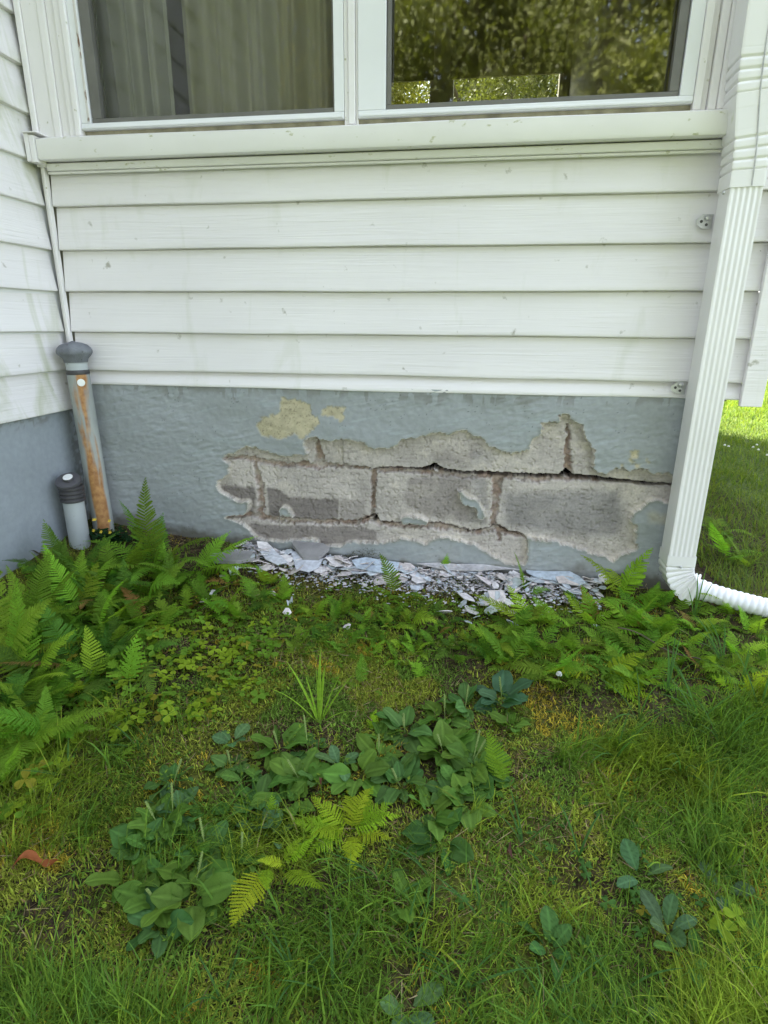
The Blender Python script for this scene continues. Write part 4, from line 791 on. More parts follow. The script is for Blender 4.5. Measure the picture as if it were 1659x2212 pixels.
SP = [
 ((175, 1325), 'big', 'light', [(150, 10, .25, 3), (110, 16, .22, 0), (60, 30, .22, 1), (200, 40, .2, 1), (330, 45, .2, 2), (270, 50, .18, 4)], 'tall light fern rising in front of the gap between the two pipes'),
 ((85, 1355), 'big', 'mid', [(100, 8, .25, 0), (50, 25, .22, 1), (170, 28, .22, 3), (300, 45, .2, 2), (230, 40, .2, 4), (10, 40, .2, 1)], 'full green fern hiding the base of the side wall left of the short pipe'),
 # px, py, number of fronds, length, kind, tone, lean range, label
 ((150, 1262), 'big', 'dark', [(150, 22, .25, 0), (185, 14, .22, 3), (100, 10, .17, 3), (245, 30, .26, 1), (40, 28, .26, 0), (200, 35, .22, 1), (320, 40, .24, 2), (280, 20, .24, 1)], 'dark fern in front of the short capped pipe'),
 ((335, 1235), 'big', 'mid', [(190, 22, .33, 0), (90, 4, .34, 3), (170, 50, .30, 1), (0, 38, .30, 1), (340, 48, .28, 2), (250, 45, .24, 2), (290, 50, .25, 2), (120, 30, .24, 0), (10, 15, .24, 0)], 'tallest fern, against the wall just right of the rusty pipe'),
 ((425, 1240), 'big', 'light', [(20, 40, .26, 1), (330, 50, .26, 2), (350, 60, .24, 1), (290, 50, .22, 2), (80, 20, .20, 0), (230, 50, .20, 1)], 'broad light green fern left of the paint chips reaching over the peeled wall'),
 ((5, 1440), 'big', 'mid', [(100, 6, .36, 3), (60, 12, .32, 3), (20, 30, .26, 1), (300, 40, .26, 2), (140, 20, .28, 0)], 'big upright fern at the left edge of the picture against the side wall'),
 ((70, 1480), 'big', 'light', [(95, 4, .30, 3), (45, 25, .22, 0), (320, 40, .2, 1), (150, 25, .24, 0), (250, 45, .2, 2)], 'bright fern with one ladder like frond in front of the big left fern'),
 ((170, 1330), 'mid', 'light', [(20, 45, .18, 2), (90, 20, .18, 0), (330, 50, .18, 1), (200, 45, .18, 1), (270, 50, .16, 2)], 'light green fern at the foot of the short pipe'),
 ((860, 1290), 'mid', 'mid', [(95, 3, .17, 4), (200, 50, .13, 1), (330, 50, .13, 2), (270, 45, .12, 1)], 'fern with one narrow upright frond in front of the paint chips'),
 ((957, 1238), 'small', 'light', [(90, 2, .085, 3)], 'single small upright frond growing at the wall behind the paint chips'),
 ((1135, 1285), 'mid', 'mid', [(170, 12, .17, 4), (100, 30, .10, 1), (20, 40, .1, 2)], 'thin upright fern with a bent stem beside the large blue paint sheet'),
 ((1345, 1300), 'mid', 'light', [(170, 22, .23, 1), (20, 12, .22, 0), (330, 45, .18, 1), (120, 35, .18, 2), (60, 30, .2, 1), (240, 50, .16, 2)], 'loose lacy fern rising against the wall left of the downspout foot'),
 ((1290, 1470), 'mid', 'yellow', [(285, 62, .16, 2), (10, 60, .18, 1), (335, 65, .18, 2), (40, 45, .17, 1), (190, 55, .15, 2)], 'bright yellow green fern whose frond tip points down into the grass, lower right cluster'),
 ((1090, 1700), 'mid', 'light', [(85, 8, .135, 4), (140, 22, .09, 1), (125, 42, .07, 2)], 'solitary upright fern at the right end of the plantain patch'),
 ((755, 1800), 'mid', 'yellow', [(150, 48, .12, 1), (120, 42, .11, 2), (195, 60, .12, 1), (60, 25, .11, 2), (75, 40, .11, 1), (240, 62, .11, 2), (300, 55, .10, 2), (20, 50, .12, 1), (90, 18, .11, 3), (175, 58, .12, 0), (340, 55, .10, 0), (270, 60, .11, 0), (215, 50, .10, 2)], 'bushy yellow green fern in front of the plantain patch'),
 ((590, 1915), 'mid', 'yellow', [(243, 66, .155, 4), (265, 60, .08, 4)], 'single broad yellow frond lying low over the broad leaves at lower left'),
 ((615, 1915), 'mid', 'yellow', [(300, 62, .115, 4), (20, 50, .075, 4), (60, 50, .06, 0), (190, 60, .06, 4)], 'small yellow fern with a drooping tip right of the lying frond'),
 ((780, 1480), 'mid', 'mid', [(95, 10, .10, 4), (200, 50, .06, 1)], 'low lacy fern on the moss beside the tall grass clump'),
 ((235, 1665), 'small', 'mid', [(60, 45, .09, 1), (200, 60, .06, 2)], 'small fern at left among grass and clover'),
 ((583, 1775), 'small', 'light', [(90, 8, .075, 3)], 'tiny pale upright fern sprig above the bluish leaves'),
 ((808, 1580), 'small', 'yellow', [(90, 10, .06, 0), (200, 60, .04, 1), (340, 60, .04, 2)], 'tiny yellow green fern sprig on the moss behind the plantains'),
 ((905, 1465), 'small', 'light', [(150, 30, .07, 1), (30, 40, .07, 1), (90, 10, .07, 0)], 'little fern on the moss right of the lacy fern'),
 ((1600, 1500), 'small', 'yellow', [(60, 15, .11, 0), (110, 20, .09, 1)], 'small yellow fern at the right edge among long grass'),
 ((1440, 1520), 'mid', 'mid', [(20, 45, .15, 1), (330, 60, .14, 2)], 'fern frond arching over the long grass at the right'),
 ((205, 1480), 'mid', 'light', [(100, 8, .17, 4), (200, 30, .14, 1)], 'pale fern with a narrow tip in front of the left ferns'),
 ((275, 1485), 'small', 'light', [(90, 6, .17, 3), (150, 30, .12, 0)], 'light simple fern with paired leaflets left of the clover patch'),
]
SZ = .9
for (pp, kind, tone, fr, lab) in SP:
    t = fern(on_g(*pp), fr, kind, tone, lab)
    if pp[1] > 1900: t.location.z += .05
SZ = .92
MANY = [ # group, label, tone list, kind, frond length, number, positions
 ('ferns crowding the left corner', 'leafy green fern in the crowd in front of the two pipes', ['mid', 'dark', 'light'], 'big', .18, 7,
  [(60, 1330), (215, 1300), (250, 1350), (120, 1400), (165, 1440), (30, 1550), (90, 1560), (285, 1300), (200, 1380), (310, 1350), (150, 1520), (20, 1640), (270, 1240), (140, 1280), (190, 1300), (330, 1290), (168, 1272), (120, 1262), (205, 1255), (240, 1290), (360, 1255), (400, 1270), (100, 1470), (50, 1400), (250, 1400), (230, 1450), (180, 1490), (120, 1590), (300, 1420), (5, 1700), (80, 1600), (5, 1560), (60, 1640), (240, 1260), (370, 1290), (40, 1395), (110, 1350)]),
 ('ferns left of the paint chips', 'small bright fern on the bare soil left of the paint chips', ['light', 'mid'], 'small', .11, 5,
  [(400, 1320), (450, 1310), (500, 1260), (540, 1300), (480, 1330), (350, 1360), (570, 1260), (520, 1340), (440, 1275), (330, 1400), (610, 1300)]),
 ('ferns in front of the paint chips', 'low green fern in the row in front of the paint chips', ['mid', 'light', 'dark'], 'mid', .075, 7,
  [(630, 1325), (680, 1330), (700, 1365), (740, 1335), (760, 1380), (800, 1345), (830, 1375), (890, 1345), (925, 1330), (650, 1380), (870, 1400), (720, 1405), (950, 1370), (1010, 1385), (980, 1400), (850, 1330), (800, 1415), (905, 1380), (770, 1315), (590, 1360), (1040, 1410), (610, 1300), (870, 1300), (650, 1350), (720, 1340), (780, 1350), (560, 1300), (940, 1395), (845, 1355), (690, 1390), (745, 1405), (900, 1410), (970, 1345), (815, 1385), (575, 1390), (1060, 1430), (640, 1410), (860, 1430), (990, 1430)]),
 ('ferns at the right of the bed', 'feathery fern in the dense cluster below the downspout', ['light', 'mid', 'mid'], 'mid', .125, 7,
  [(1060, 1400), (1110, 1370), (1150, 1420), (1200, 1360), (1240, 1410), (1190, 1460), (1280, 1350), (1320, 1400), (1100, 1440), (1360, 1360), (1390, 1420), (1430, 1370), (1480, 1400), (1230, 1480), (1420, 1310), (1140, 1350), (1350, 1450), (1540, 1370), (1590, 1420), (1470, 1330), (1250, 1320), (1620, 1370), (1520, 1450), (1170, 1395), (1210, 1430), (1310, 1440), (1400, 1470), (1450, 1440), (1560, 1450), (1640, 1440), (1500, 1360), (1380, 1330), (1090, 1385), (1575, 1330)]),
 ('ferns on the lawn behind the downspout', 'fern growing on the shaded lawn behind the downspout', ['mid'], 'mid', .15, 4,
  [(1545, 1150), (1580, 1215), (1610, 1225), (1560, 1190)])]
for grp, lab, tones, kind, L0, nf, pos in MANY:
    for k, pp in enumerate(pos):
        P = on_g(*pp); P[1] = min(P[1], -.03) if pp[0] < 1450 else P[1]
        fern(P, auto_fronds(nf + random.randint(-1, 2), L0 * random.uniform(.65, 1.1), (15, 72)), kind, tones[k % len(tones)], lab, grp)

# ------------------------------------------------------------------ broad leaves
def leaf_mesh(name, seed, Ln, W_, stem, cup=.25, wave=.08, tipw=.5, arch=.6, toothed=0, col=(1, 1, 1), vein='par', nU=12, nV=8):
    """leaf along +X from the origin, rising then arching; blade length Ln, width W_"""
    g = random.Random(seed); V = []; C = []; F = []
    def center(t): a = .75 - arch * t; return a
    p = np.array([0., 0, 0]); cs = []; ns = nU + 5
    tot = stem + Ln
    for i in range(ns + 1):
        t = i / ns; cs.append(p.copy()); a = .62 - arch * 1.25 * t; p = p + np.array([math.cos(a), 0, math.sin(a)]) * tot / ns
    cs = np.array(cs)
    def at(s): f = s / tot * ns; i = min(int(f), ns - 1); u = f - i; return cs[i] * (1 - u) + cs[i + 1] * u, (cs[i + 1] - cs[i]) / np.linalg.norm(cs[i + 1] - cs[i])
    ph = g.uniform(0, 6)
    for i in range(nU + 1):
        t = i / nU; c, d = at(stem + Ln * t); up = np.array([-d[2], 0, d[0]])
        hw = W_ / 2 * (math.sin(math.pi * min(1, t ** tipw)) ** .62 if 0 < t < 1 else 0.0) + .0008
        if i == 0: hw = .003
        for j in range(nV + 1):
            v = (j / nV) * 2 - 1; ed = 1 + (toothed * (1 if i % 2 else -1) if abs(v) == 1 else 0); q = c + np.array([0, 1., 0]) * v * hw * ed * (1 + .05 * math.sin(t * 9 + ph)) + up * (cup * abs(v) * hw + wave * W_ * .5 * math.sin(t * 10 + ph + v * 1.5) * abs(v) ** 1.5)
            rib = 1.0
            if vein == 'par': rib = 1 - .28 * (math.cos(v * math.pi * 3.5) ** 8)
            else: rib = 1 - .30 * (abs(math.sin((t * 5.0 - abs(v) * .9) * math.pi)) ** 10)
            if abs(v) < .14: rib = 1.35
            q = q - up * W_ * .012 * (math.cos(v * math.pi * 3.5) ** 4 if vein == 'par' else abs(math.sin((t * 5.0 - abs(v) * .9) * math.pi)) ** 4)
            V.append(q); C.append(np.array(col) * rib * g.uniform(.94, 1.06))
    for i in range(nU):
        for j in range(nV): a = i * (nV + 1) + j; F.append((a, a + nV + 1, a + nV + 2, a + 1))
    n0 = len(V); st = 5
    for i in range(st + 1):
        c, d = at(stem * i / st); r = .0018
        for dx, dz in ((0, r), (r, 0), (0, -r), (-r, 0)): V.append(c + np.array([0, dx, dz])); C.append(np.array([1.2, 1.15, .9]) * np.array(col))
    for i in range(st):
        for k in range(4): F.append((n0 + i * 4 + k, n0 + i * 4 + (k + 1) % 4, n0 + (i + 1) * 4 + (k + 1) % 4, n0 + (i + 1) * 4 + k))
    return mk(name, np.array(V), np.array(F), M['leaf'], np.array(C), True, link=False).data
LV = {'plantain': [leaf_mesh('leaf', s, 1.0, w_, .34, .12, .17, .74, .62) for s, w_ in ((1, .62), (2, .70), (3, .55), (4, .66), (5, .78))],
      'bugle': [leaf_mesh('leaf', s, 1.0, w_, .30, .12, .06, 1.15, .8, .05, vein='net', nU=18) for s, w_ in ((11, .50), (12, .56), (13, .62), (14, .45))]}
def spike(parent, h, tilt, az):
    """seed spike of the plantain"""
    g = random.Random(int(h * 1e5)); mb = MB(); mb.lathe([(.0011, 0), (.0009, h)], 6)
    o = mb.build('seed_spike', M['spike'], parent); vs = []
    m2 = MB()
    for k in range(46):
        z = h * (.5 + .5 * k / 46); a = k * 2.4; r = .0016; c = (r * math.cos(a), r * math.sin(a), z); s = .0012
        m2.add([(c[0] + s, c[1], c[2]), (c[0] - s, c[1], c[2]), (c[0], c[1] + s, c[2]), (c[0], c[1] - s, c[2]), (c[0], c[1], c[2] + s * 1.5), (c[0], c[1], c[2] - s)], [(0, 2, 4), (2, 1, 4), (1, 3, 4), (3, 0, 4), (2, 0, 5), (1, 2, 5), (3, 1, 5), (0, 3, 5)])
    n = len(o.data.vertices); b = m2.build('seeds', M['spike'], o); o.rotation_euler = (0, tilt, az); return o
M['spike'] = plain('seed_spike_green', (.22, .30, .08), .7, .3, 300, .1)
def rosette(P, kind, n, Ln, base, label, group, name, cat, lean=(-10, 30), spikes=0, lift=.0, az0=None, azs=None):
    t = empty(name, (P[0], P[1], float(gz(P[0], P[1])) + lift)); tag(t, label, cat, group); a0 = random.uniform(0, 360) if az0 is None else az0
    for k in range(n):
        me = random.choice(LV[kind]); o = bpy.data.objects.new('leaf', me); COL.objects.link(o); o.parent = t; s = Ln * random.uniform(.7, 1.18); o.scale = (s, s * random.uniform(.9, 1.1), s)
        az = (azs[k] if azs else a0 + k * 137.5 + random.gauss(0, 12)); o.rotation_euler = (random.gauss(0, .32), math.radians(-random.uniform(*lean) + 8), math.radians(az)); c = np.array(base) * random.uniform(.78, 1.22)
        o.color = (c[0] * random.uniform(.9, 1.15), c[1], c[2] * random.uniform(.9, 1.15), 1)
    for k in range(spikes): spike(t, random.uniform(.05, .085), random.uniform(.05, .4), random.uniform(0, 6.28))
    return t
PG = (.112, .215, .036); PB = (.090, .185, .046); AG = (.090, .200, .038); AB = (.105, .205, .080)
PLT = [((605, 1625), 7, .080, PG, 1, 'broad leaved plantain at the left end of the plantain patch'), ((650, 1690), 6, .070, PG, 1, 'plantain with large ruffled leaves just above the bushy yellow fern'),
 ((875, 1585), 7, .078, PB, 2, 'plantain at the back of the patch with leaves held upright'), ((960, 1635), 7, .080, PG, 1, 'plantain in the middle of the patch with a tall seed spike'),
 ((1020, 1650), 6, .082, PG, 2, 'plantain with pale veined leaves beside the solitary upright fern'), ((865, 1700), 6, .068, (.085, .18, .045), 1, 'plantain with glossy pale green leaves above the yellow fern'),
 ((1085, 1520), 5, .085, (.07, .15, .075), 1, 'plantain with large bluish green leaves at the upper right of the patch'), ((1005, 1530), 4, .072, PB, 1, 'plantain with a pointed leaf at the upper middle of the patch'),
 ((775, 1680), 5, .070, PG, 0, 'plantain between the two halves of the patch'), ((960, 1820), 4, .080, (.06, .14, .035), 0, 'flat plantain half hidden by grass right of the yellow fern'),
 ((415, 1945), 6, .082, PG, 0, 'flat broad plantain left of the lying yellow frond'), ((350, 2010), 5, .070, (.07, .155, .045), 0, 'lowest plantain of the left group at the edge of the moss'),
 ((345, 1790), 6, .070, PG, 1, 'plantain with a rounded leaf at the left edge of the weed patch'), ((1010, 1740), 4, .065, PG, 0, 'plantain under the solitary upright fern'),
 ((560, 1740), 4, .062, PB, 0, 'plantain in the gap left of the yellow fern'), ((875, 1960), 3, .055, PG, 0, 'upright plantain leaf in the grass at lower middle'), ((500, 1660), 4, .055, PB, 1, 'small plantain left of the plantain patch')]
for pp, n, Ln, colr, sp_, lab in PLT: rosette(on_g(*pp), 'plantain', n + 4, Ln * .76, colr, lab, None, 'plantain_plant', 'plant', (-6, 30), sp_)
PATCH1 = [(490, 1590), (600, 1560), (700, 1640), (820, 1560), (960, 1500), (1150, 1480), (1160, 1560), (1060, 1720), (960, 1790), (850, 1760), (700, 1740), (560, 1760), (500, 1680)]
PATCH2 = [(280, 1730), (360, 1690), (520, 1740), (640, 1780), (600, 1880), (520, 1950), (440, 2020), (310, 2040), (280, 1900)]
def fill(poly, n, mind, fn):
    xs = [p[0] for p in poly]; ys = [p[1] for p in poly]; got = []; tr = 0
    while len(got) < n and tr < 6000:
        tr += 1; x = random.uniform(min(xs), max(xs)); y = random.uniform(min(ys), max(ys))
        if in_poly(np.array([x]), np.array([y]), poly)[0] and all(math.hypot(x - a, (y - b) * 1.4) > mind for a, b in got): got.append((x, y)); fn(x, y)
fill(PATCH1, 12, 50, lambda x, y: rosette(on_g(x, y), 'plantain', random.randint(5, 8), random.uniform(.038, .056), PG if random.random() < .6 else PB, 'young plantain filling the gaps in the central plantain patch', 'young plantains in the central patch', 'plantain_plant', 'plant', (0, 34), random.random() < .4))
fill(PATCH2, 8, 50, lambda x, y: rosette(on_g(x, y), 'plantain', random.randint(5, 8), random.uniform(.036, .054), PG if random.random() < .4 else PB, 'young plantain filling the gaps in the weed patch at lower left', 'young plantains in the left patch', 'plantain_plant', 'plant', (0, 34), random.random() < .4))
BUG = [((345, 1745), AB), ((300, 1810), AG), ((330, 1850), AG), ((385, 1765), AB), ((440, 1770), AG), ((480, 1860), AG), ((590, 1820), AB), ((560, 1790), AB), ((420, 1840), AG), ((510, 1880), AG), ((530, 1690), AG), ((575, 1705), AG), ((500, 1610), AB), ((370, 1900), AG), ((985, 1705), AG), ((735, 1660), AB)]
for pp, c in BUG: rosette(on_g(*pp), 'bugle', random.randint(4, 6), .043, c, 'low weed with small round bluish leaves among the plantains', 'round leaved weeds around the plantains', 'bugle_plant', 'plant', (5, 45))
rosette(on_g(1185, 2060), 'bugle', 6, .046, (.07, .165, .04), 'little green rosette with six rounded leaves at lower right', None, 'bugle_plant', 'plant', (15, 40), azs=[95, 165, 205, 270, 330, 40])
rosette(on_g(1440, 2020), 'bugle', 5, .058, (.085, .155, .070), 'rosette with two upright bluish leaves at lower right', None, 'bugle_plant', 'plant', (20, 50), azs=[120, 65, 290, 20, 200])
rosette(on_g(1385, 1905), 'bugle', 3, .05, AB, 'small bluish leaves above the two leaved rosette', None, 'bugle_plant', 'plant', (15, 40))
rosette(on_g(1560, 1935), 'bugle', 3, .05, (.08, .15, .08), 'pale blue leaf lying in the grass near the right edge', None, 'bugle_plant', 'plant', (5, 25))
rosette(on_g(875, 2190), 'bugle', 4, .05, AB, 'bluish leaves at the bottom edge, middle of the picture', None, 'bugle_plant', 'plant', (15, 45))
rosette(on_g(1450, 2225), 'bugle', 3, .05, AB, 'bluish leaf cut by the bottom edge at the right', None, 'bugle_plant', 'plant', (15, 45))
rosette(on_g(1480, 2080), 'bugle', 4, .045, AG, 'green rosette half buried in grass below the two leaved rosette', None, 'bugle_plant', 'plant', (5, 35))

# trifoliate leaves (strawberry / clover / sorrel)
def trifol(seed, size=1.0, heart=False, n=3):
    g = random.Random(seed); V = []; F = []; C = []; h = 1.0; r = .03
    st = [(0, 0, 0), (.12, .03, .45), (.3, .0, .85)]
    top = np.array([.34, 0, .88])
    pts = [np.array(p, float) for p in st] + [top]
    for i in range(3):
        a, b = pts[i], pts[i + 1]
        for s in (np.array([0, r, 0]), np.array([r, 0, 0])): k = len(V); V += [a - s, a + s, b + s, b - s]; C += [np.array([1, .9, .7])] * 4; F += [(k, k + 1, k + 2), (k, k + 2, k + 3)]
    for q in range(n):
        az = 2 * math.pi * q / n + g.uniform(-.15, .15) + .3; d = np.array([math.cos(az), math.sin(az), g.uniform(-.25, .12)]); s = np.array([-math.sin(az), math.cos(az), 0]); Ln = .62 * g.uniform(.85, 1.1)
        if heart: prof = [(0, .02), (.3, .26), (.65, .46), (.9, .44), (1.02, .26), (.88, 0)]
        else: prof = [(0, .03), (.2, .22), (.38, .30), (.42, .36), (.58, .38), (.62, .42), (.78, .36), (.82, .34), (.93, .18), (1.0, .0)]
        c0 = len(V); V.append(top); C.append(np.array([.8, .85, .8])); cv = g.uniform(.85, 1.1)
        mids = []
        for u, v in prof:
            for sg in (1, -1): V.append(top + d * u * Ln + s * sg * v * Ln + np.array([0, 0, .16 * v * Ln])); C.append(np.array([1, 1, 1]) * cv)
            V.append(top + d * min(u, .9) * Ln); C.append(np.array([.82, .88, .8]) * cv)
        for i in range(len(prof) - 1):
            a = c0 + 1 + 3 * i; b = a + 3; F += [(a, b, b + 2), (a, b + 2, a + 2), (a + 1, a + 2, b + 2), (a + 1, b + 2, b + 1)]
    return mk('leaf', np.array(V), np.array(F), M['fern'], np.array(C), link=False).data
TRI = [trifol(k) for k in range(5)]; SOR = [trifol(30 + k, heart=True) for k in range(4)]
def clover(P, n, size, spread, base, meshes, label, group, name='strawberry_plant', flowers=0):
    t = empty(name, (P[0], P[1], float(gz(P[0], P[1])))); tag(t, label, 'plant', group)
    for k in range(n):
        o = bpy.data.objects.new('leaf', random.choice(meshes)); COL.objects.link(o); o.parent = t; s = size * random.uniform(.7, 1.2); o.scale = (s, s, s * random.uniform(.8, 1.3))
        o.location = (random.gauss(0, spread), random.gauss(0, spread), -.002); o.rotation_euler = (random.gauss(0, .25), random.gauss(0, .25), random.uniform(0, 6.28)); c = np.array(base) * random.uniform(.8, 1.25)
        if random.random() < .07: c = np.array([.34, .30, .04])
        o.color = (*c, 1)
    for k in range(flowers):
        mb = MB(); a = 0; r = .004
        vs = [(0, 0, .0)]; fs = []
        for q in range(5):
            az = q * 1.2566; n0 = len(vs); vs += [(r * math.cos(az - .5), r * math.sin(az - .5), .001), (1.7 * r * math.cos(az), 1.7 * r * math.sin(az), .002), (r * math.cos(az + .5), r * math.sin(az + .5), .001)]; fs.append((0, n0, n0 + 1, n0 + 2))
        mb.add(vs, fs); o = mb.build('flower', M['yellowpetal'], t); o.location = (random.gauss(0, spread * .7), -.03 + random.gauss(0, .01), .04 + .09 * k / max(1, flowers)); o.rotation_euler = (1.0, 0, 0)
M['yellowpetal'] = plain('yellow_petal', (.75, .55, .04), .6, .1, 30, 0); M['whitepetal'] = plain('white_petal', (.75, .75, .72), .6, .05, 30, 0)
CL1 = [(150, 1380), (250, 1370), (320, 1340), (420, 1320), (560, 1330), (600, 1400), (560, 1500), (470, 1560), (330, 1590), (260, 1560), (120, 1560), (140, 1450)]
CL2 = [(-20, 1560), (120, 1560), (180, 1620), (120, 1700), (60, 1800), (-20, 1830)]
CLY = (.30, .40, .035); CLG = (.18, .32, .038)
def fill(poly, n, mind, fn):
    xs = [p[0] for p in poly]; ys = [p[1] for p in poly]; got = []; tr = 0
    while len(got) < n and tr < 6000:
        tr += 1; x = random.uniform(min(xs), max(xs)); y = random.uniform(min(ys), max(ys))
        if in_poly(np.array([x]), np.array([y]), poly)[0] and all(math.hypot(x - a, (y - b) * 1.4) > mind for a, b in got): got.append((x, y)); fn(x, y)
fill(CL1, 92, 17, lambda x, y: clover(on_g(x, y), random.randint(3, 5), .027, .018, CLY if random.random() < .6 else CLG, TRI, 'yellow green three leaved wild strawberry in the patch between the left ferns and the moss', 'wild strawberries in the left patch'))
fill(CL2, 30, 20, lambda x, y: clover(on_g(x, y), random.randint(2, 4), .031, .018, CLG if random.random() < .6 else CLY, TRI, 'round three leaved wild strawberry at the left edge below the ferns', 'wild strawberries at the left edge'))
fill([(600, 1400), (1000, 1400), (1000, 1480), (700, 1560), (560, 1500)], 10, 40, lambda x, y: clover(on_g(x, y), 2, .02, .015, CLG, TRI, 'tiny three leaved seedling on the mossy clearing', 'seedlings on the mossy clearing', 'seedling'))
fill([(1050, 1700), (1659, 1650), (1659, 2212), (900, 2212)], 34, 60, lambda x, y: clover(on_g(x, y), random.randint(1, 3), .019, .02, (.08, .17, .04), SOR, 'small clover hidden in the grass at lower right', 'clovers in the lower right grass', 'clover'))
fill([(560, 1260), (1050, 1300), (1250, 1480), (1000, 1420), (600, 1400)], 70, 17, lambda x, y: clover(on_g(x, y), random.randint(2, 4), .017, .015, CLG, TRI, 'leafy seedling between the ferns in front of the paint chips', 'seedlings between the middle ferns', 'seedling'))
for pp in ((235, 1140), (200, 1150), (260, 1170), (215, 1120)):
    P = on_g(pp[0], 1235); P = np.array([P[0] * 0 + on_y(pp[0], pp[1], -.11)[0], -.11, 0]); clover(P, 13, .030, .028, (.028, .075, .030), SOR, 'dark wood sorrel with small yellow flowers between the two pipes', 'wood sorrel between the pipes', 'wood_sorrel', 2)
clover(on_g(1560, 2010), 3, .035, .012, (.26, .36, .03), TRI, 'bright yellow lobed leaf standing out of the grass at lower right', None, 'seedling')
clover(on_g(550, 1655), 2, .028, .006, (.18, .28, .04), TRI, 'light green seedling at the foot of the tall grass clump', None, 'seedling')

# tall grass clump and single coarse blades
def big_blades(name, P, specs, label, cat='grass clump', group=None, col=(.10, .21, .04)):
    t = empty(name, (P[0], P[1], float(gz(P[0], P[1])))); tag(t, label, cat, group)
    for az, lean, Ln, bend, wd in specs:
        ns = 12; V = []; C = []; F = []; p = np.array([0., 0, 0]); a = math.radians(az); s = np.array([-math.sin(a), math.cos(a), 0])
        for i in range(ns + 1):
            u = i / ns; an = math.radians(lean) + bend * u ** 1.5; w_ = wd * (1 - u ** 3) * (.6 + .4 * min(1, u * 4)); nrm = np.array([-math.cos(a) * math.cos(an), -math.sin(a) * math.cos(an), math.sin(an)])
            V += [p - s * w_ / 2 - nrm * w_ * .15, p + nrm * w_ * .1, p + s * w_ / 2 - nrm * w_ * .15]; C += [np.array([1, 1, 1]), np.array([.8, .85, .8]), np.array([1.05, 1.05, 1])]
            p = p + np.array([math.cos(a) * math.sin(an), math.sin(a) * math.sin(an), math.cos(an)]) * Ln / ns
        for i in range(ns):
            for j in (0, 1): q = i * 3 + j; F.append((q, q + 3, q + 4, q + 1))
        o = mk('blade', np.array(V), np.array(F), M['grass'], np.array(C), True, t); c = np.array(col) * random.uniform(.85, 1.15); o.color = (*c, 1)
big_blades('grass_clump', on_g(690, 1565), [(95, 4, .19, .5, .009), (75, 8, .15, .3, .009), (150, 30, .17, .5, .007), (140, 22, .12, .2, .005), (40, 32, .15, .5, .006), (165, 50, .16, .9, .0035), (30, 60, .08, .9, .004), (290, 55, .07, .6, .004), (110, 16, .13, .2, .005), (60, 30, .13, .4, .004)], 'tall clump of broad grass blades standing on the moss', col=(.26, .42, .045))
GB = [(1510, 1560), (1440, 1500), (1560, 1620), (1380, 1560), (1600, 1480), (1640, 1540), (1470, 1680), (1330, 1640), (1560, 1440), (1650, 1700)]
for k, pp in enumerate(GB): big_blades('grass_clump', on_g(*pp), [(random.uniform(0, 360), random.uniform(8, 45), random.uniform(.10, .20), random.uniform(.4, 1.4), random.uniform(.003, .0055)) for _ in range(6)], 'tuft of long coarse grass at the right below the ferns', 'grass clump', 'long grass tufts at the right', (.085, .18, .045))
GB2 = [(870, 2050), (1130, 1830), (720, 2150), (1000, 2140), (1250, 1850), (1180, 2180), (640, 2120), (930, 1900), (380, 1700), (150, 1680), (1340, 2150), (300, 1620), (820, 1900), (1040, 1990), (480, 2170), (1590, 2110)]
for k, pp in enumerate(GB2): big_blades('grass_clump', on_g(*pp), [(random.uniform(0, 360), random.uniform(15, 65), random.uniform(.06, .13), random.uniform(.3, 1.4), random.uniform(.003, .005)) for _ in range(5)], 'coarse grass tuft in the open weedy ground in front', 'grass clump', 'coarse grass tufts in front', (.075, .165, .045))
big_blades('grass_clump', (2.02, -.16, 0), [(90, 6, .15, .4, .005), (60, 12, .17, .3, .004), (110, 20, .10, .5, .004), (20, 15, .16, .3, .004)], 'few grass blades growing up in front of the downspout foot')

# dead leaf, feather like shard, dry twig, flowers
def dead_leaf(px, py, Ln, az, colr, label, twist=1.0, name='dead_leaf'):
    P = on_g(px, py); nU, nV = 18, 4; V = []; F = []
    for i in range(nU + 1):
        t = i / nU; hw = Ln * .13 * (math.sin(math.pi * min(1, t ** .9 * .97 + .02)) ** .6) * (1 - .55 * math.exp(-((t - .55) / .09) ** 2))
        for j in range(nV + 1): v = j / nV * 2 - 1; V.append((Ln * (t - .5), v * hw + .12 * Ln * math.sin(t * 4.5) * twist, .012 + .010 * math.sin(t * 7) + abs(v) * hw * .6))
    for i in range(nU):
        for j in range(nV): a = i * (nV + 1) + j; F.append((a, a + nV + 1, a + nV + 2, a + 1))
    o = mk(name, V, np.array(F), M['leaf'], np.ones((len(V), 3)), True); o.color = (*colr, 1); o.location = (P[0], P[1], float(gz(P[0], P[1])) + .006); o.rotation_euler = (0, 0, math.radians(az)); tag(o, label, 'leaf'); return o
dead_leaf(83, 1880, .075, 22, (.34, .115, .045), 'curled orange brown dead leaf on the moss at lower left')
dead_leaf(355, 1420, .03, 60, (.30, .17, .10), 'small tan dead leaf among the clover')
dead_leaf(1100, 1855, .03, 100, (.12, .06, .05), 'dark brown dead leaf in the grass at the middle right')
dead_leaf(700, 1700, .03, 80, (.16, .07, .05), 'reddish brown dead leaf between the plantains')
dead_leaf(85, 1205, .08, 70, (.16, .12, .10), 'brown crumpled leaf against the side wall behind the ferns')
o = dead_leaf(627, 1312, .05, 95, (.55, .58, .66), 'narrow white feather lying upright between the ferns', .2, 'feather')
tw = MB(); a, b = on_g(1330, 1390), on_g(1560, 1450)
pts = [(a[0] + (b[0] - a[0]) * t, a[1] + (b[1] - a[1]) * t, float(gz(a[0], a[1])) + .05 - .045 * t + .008 * math.sin(t * 9)) for t in np.linspace(0, 1, 14)]
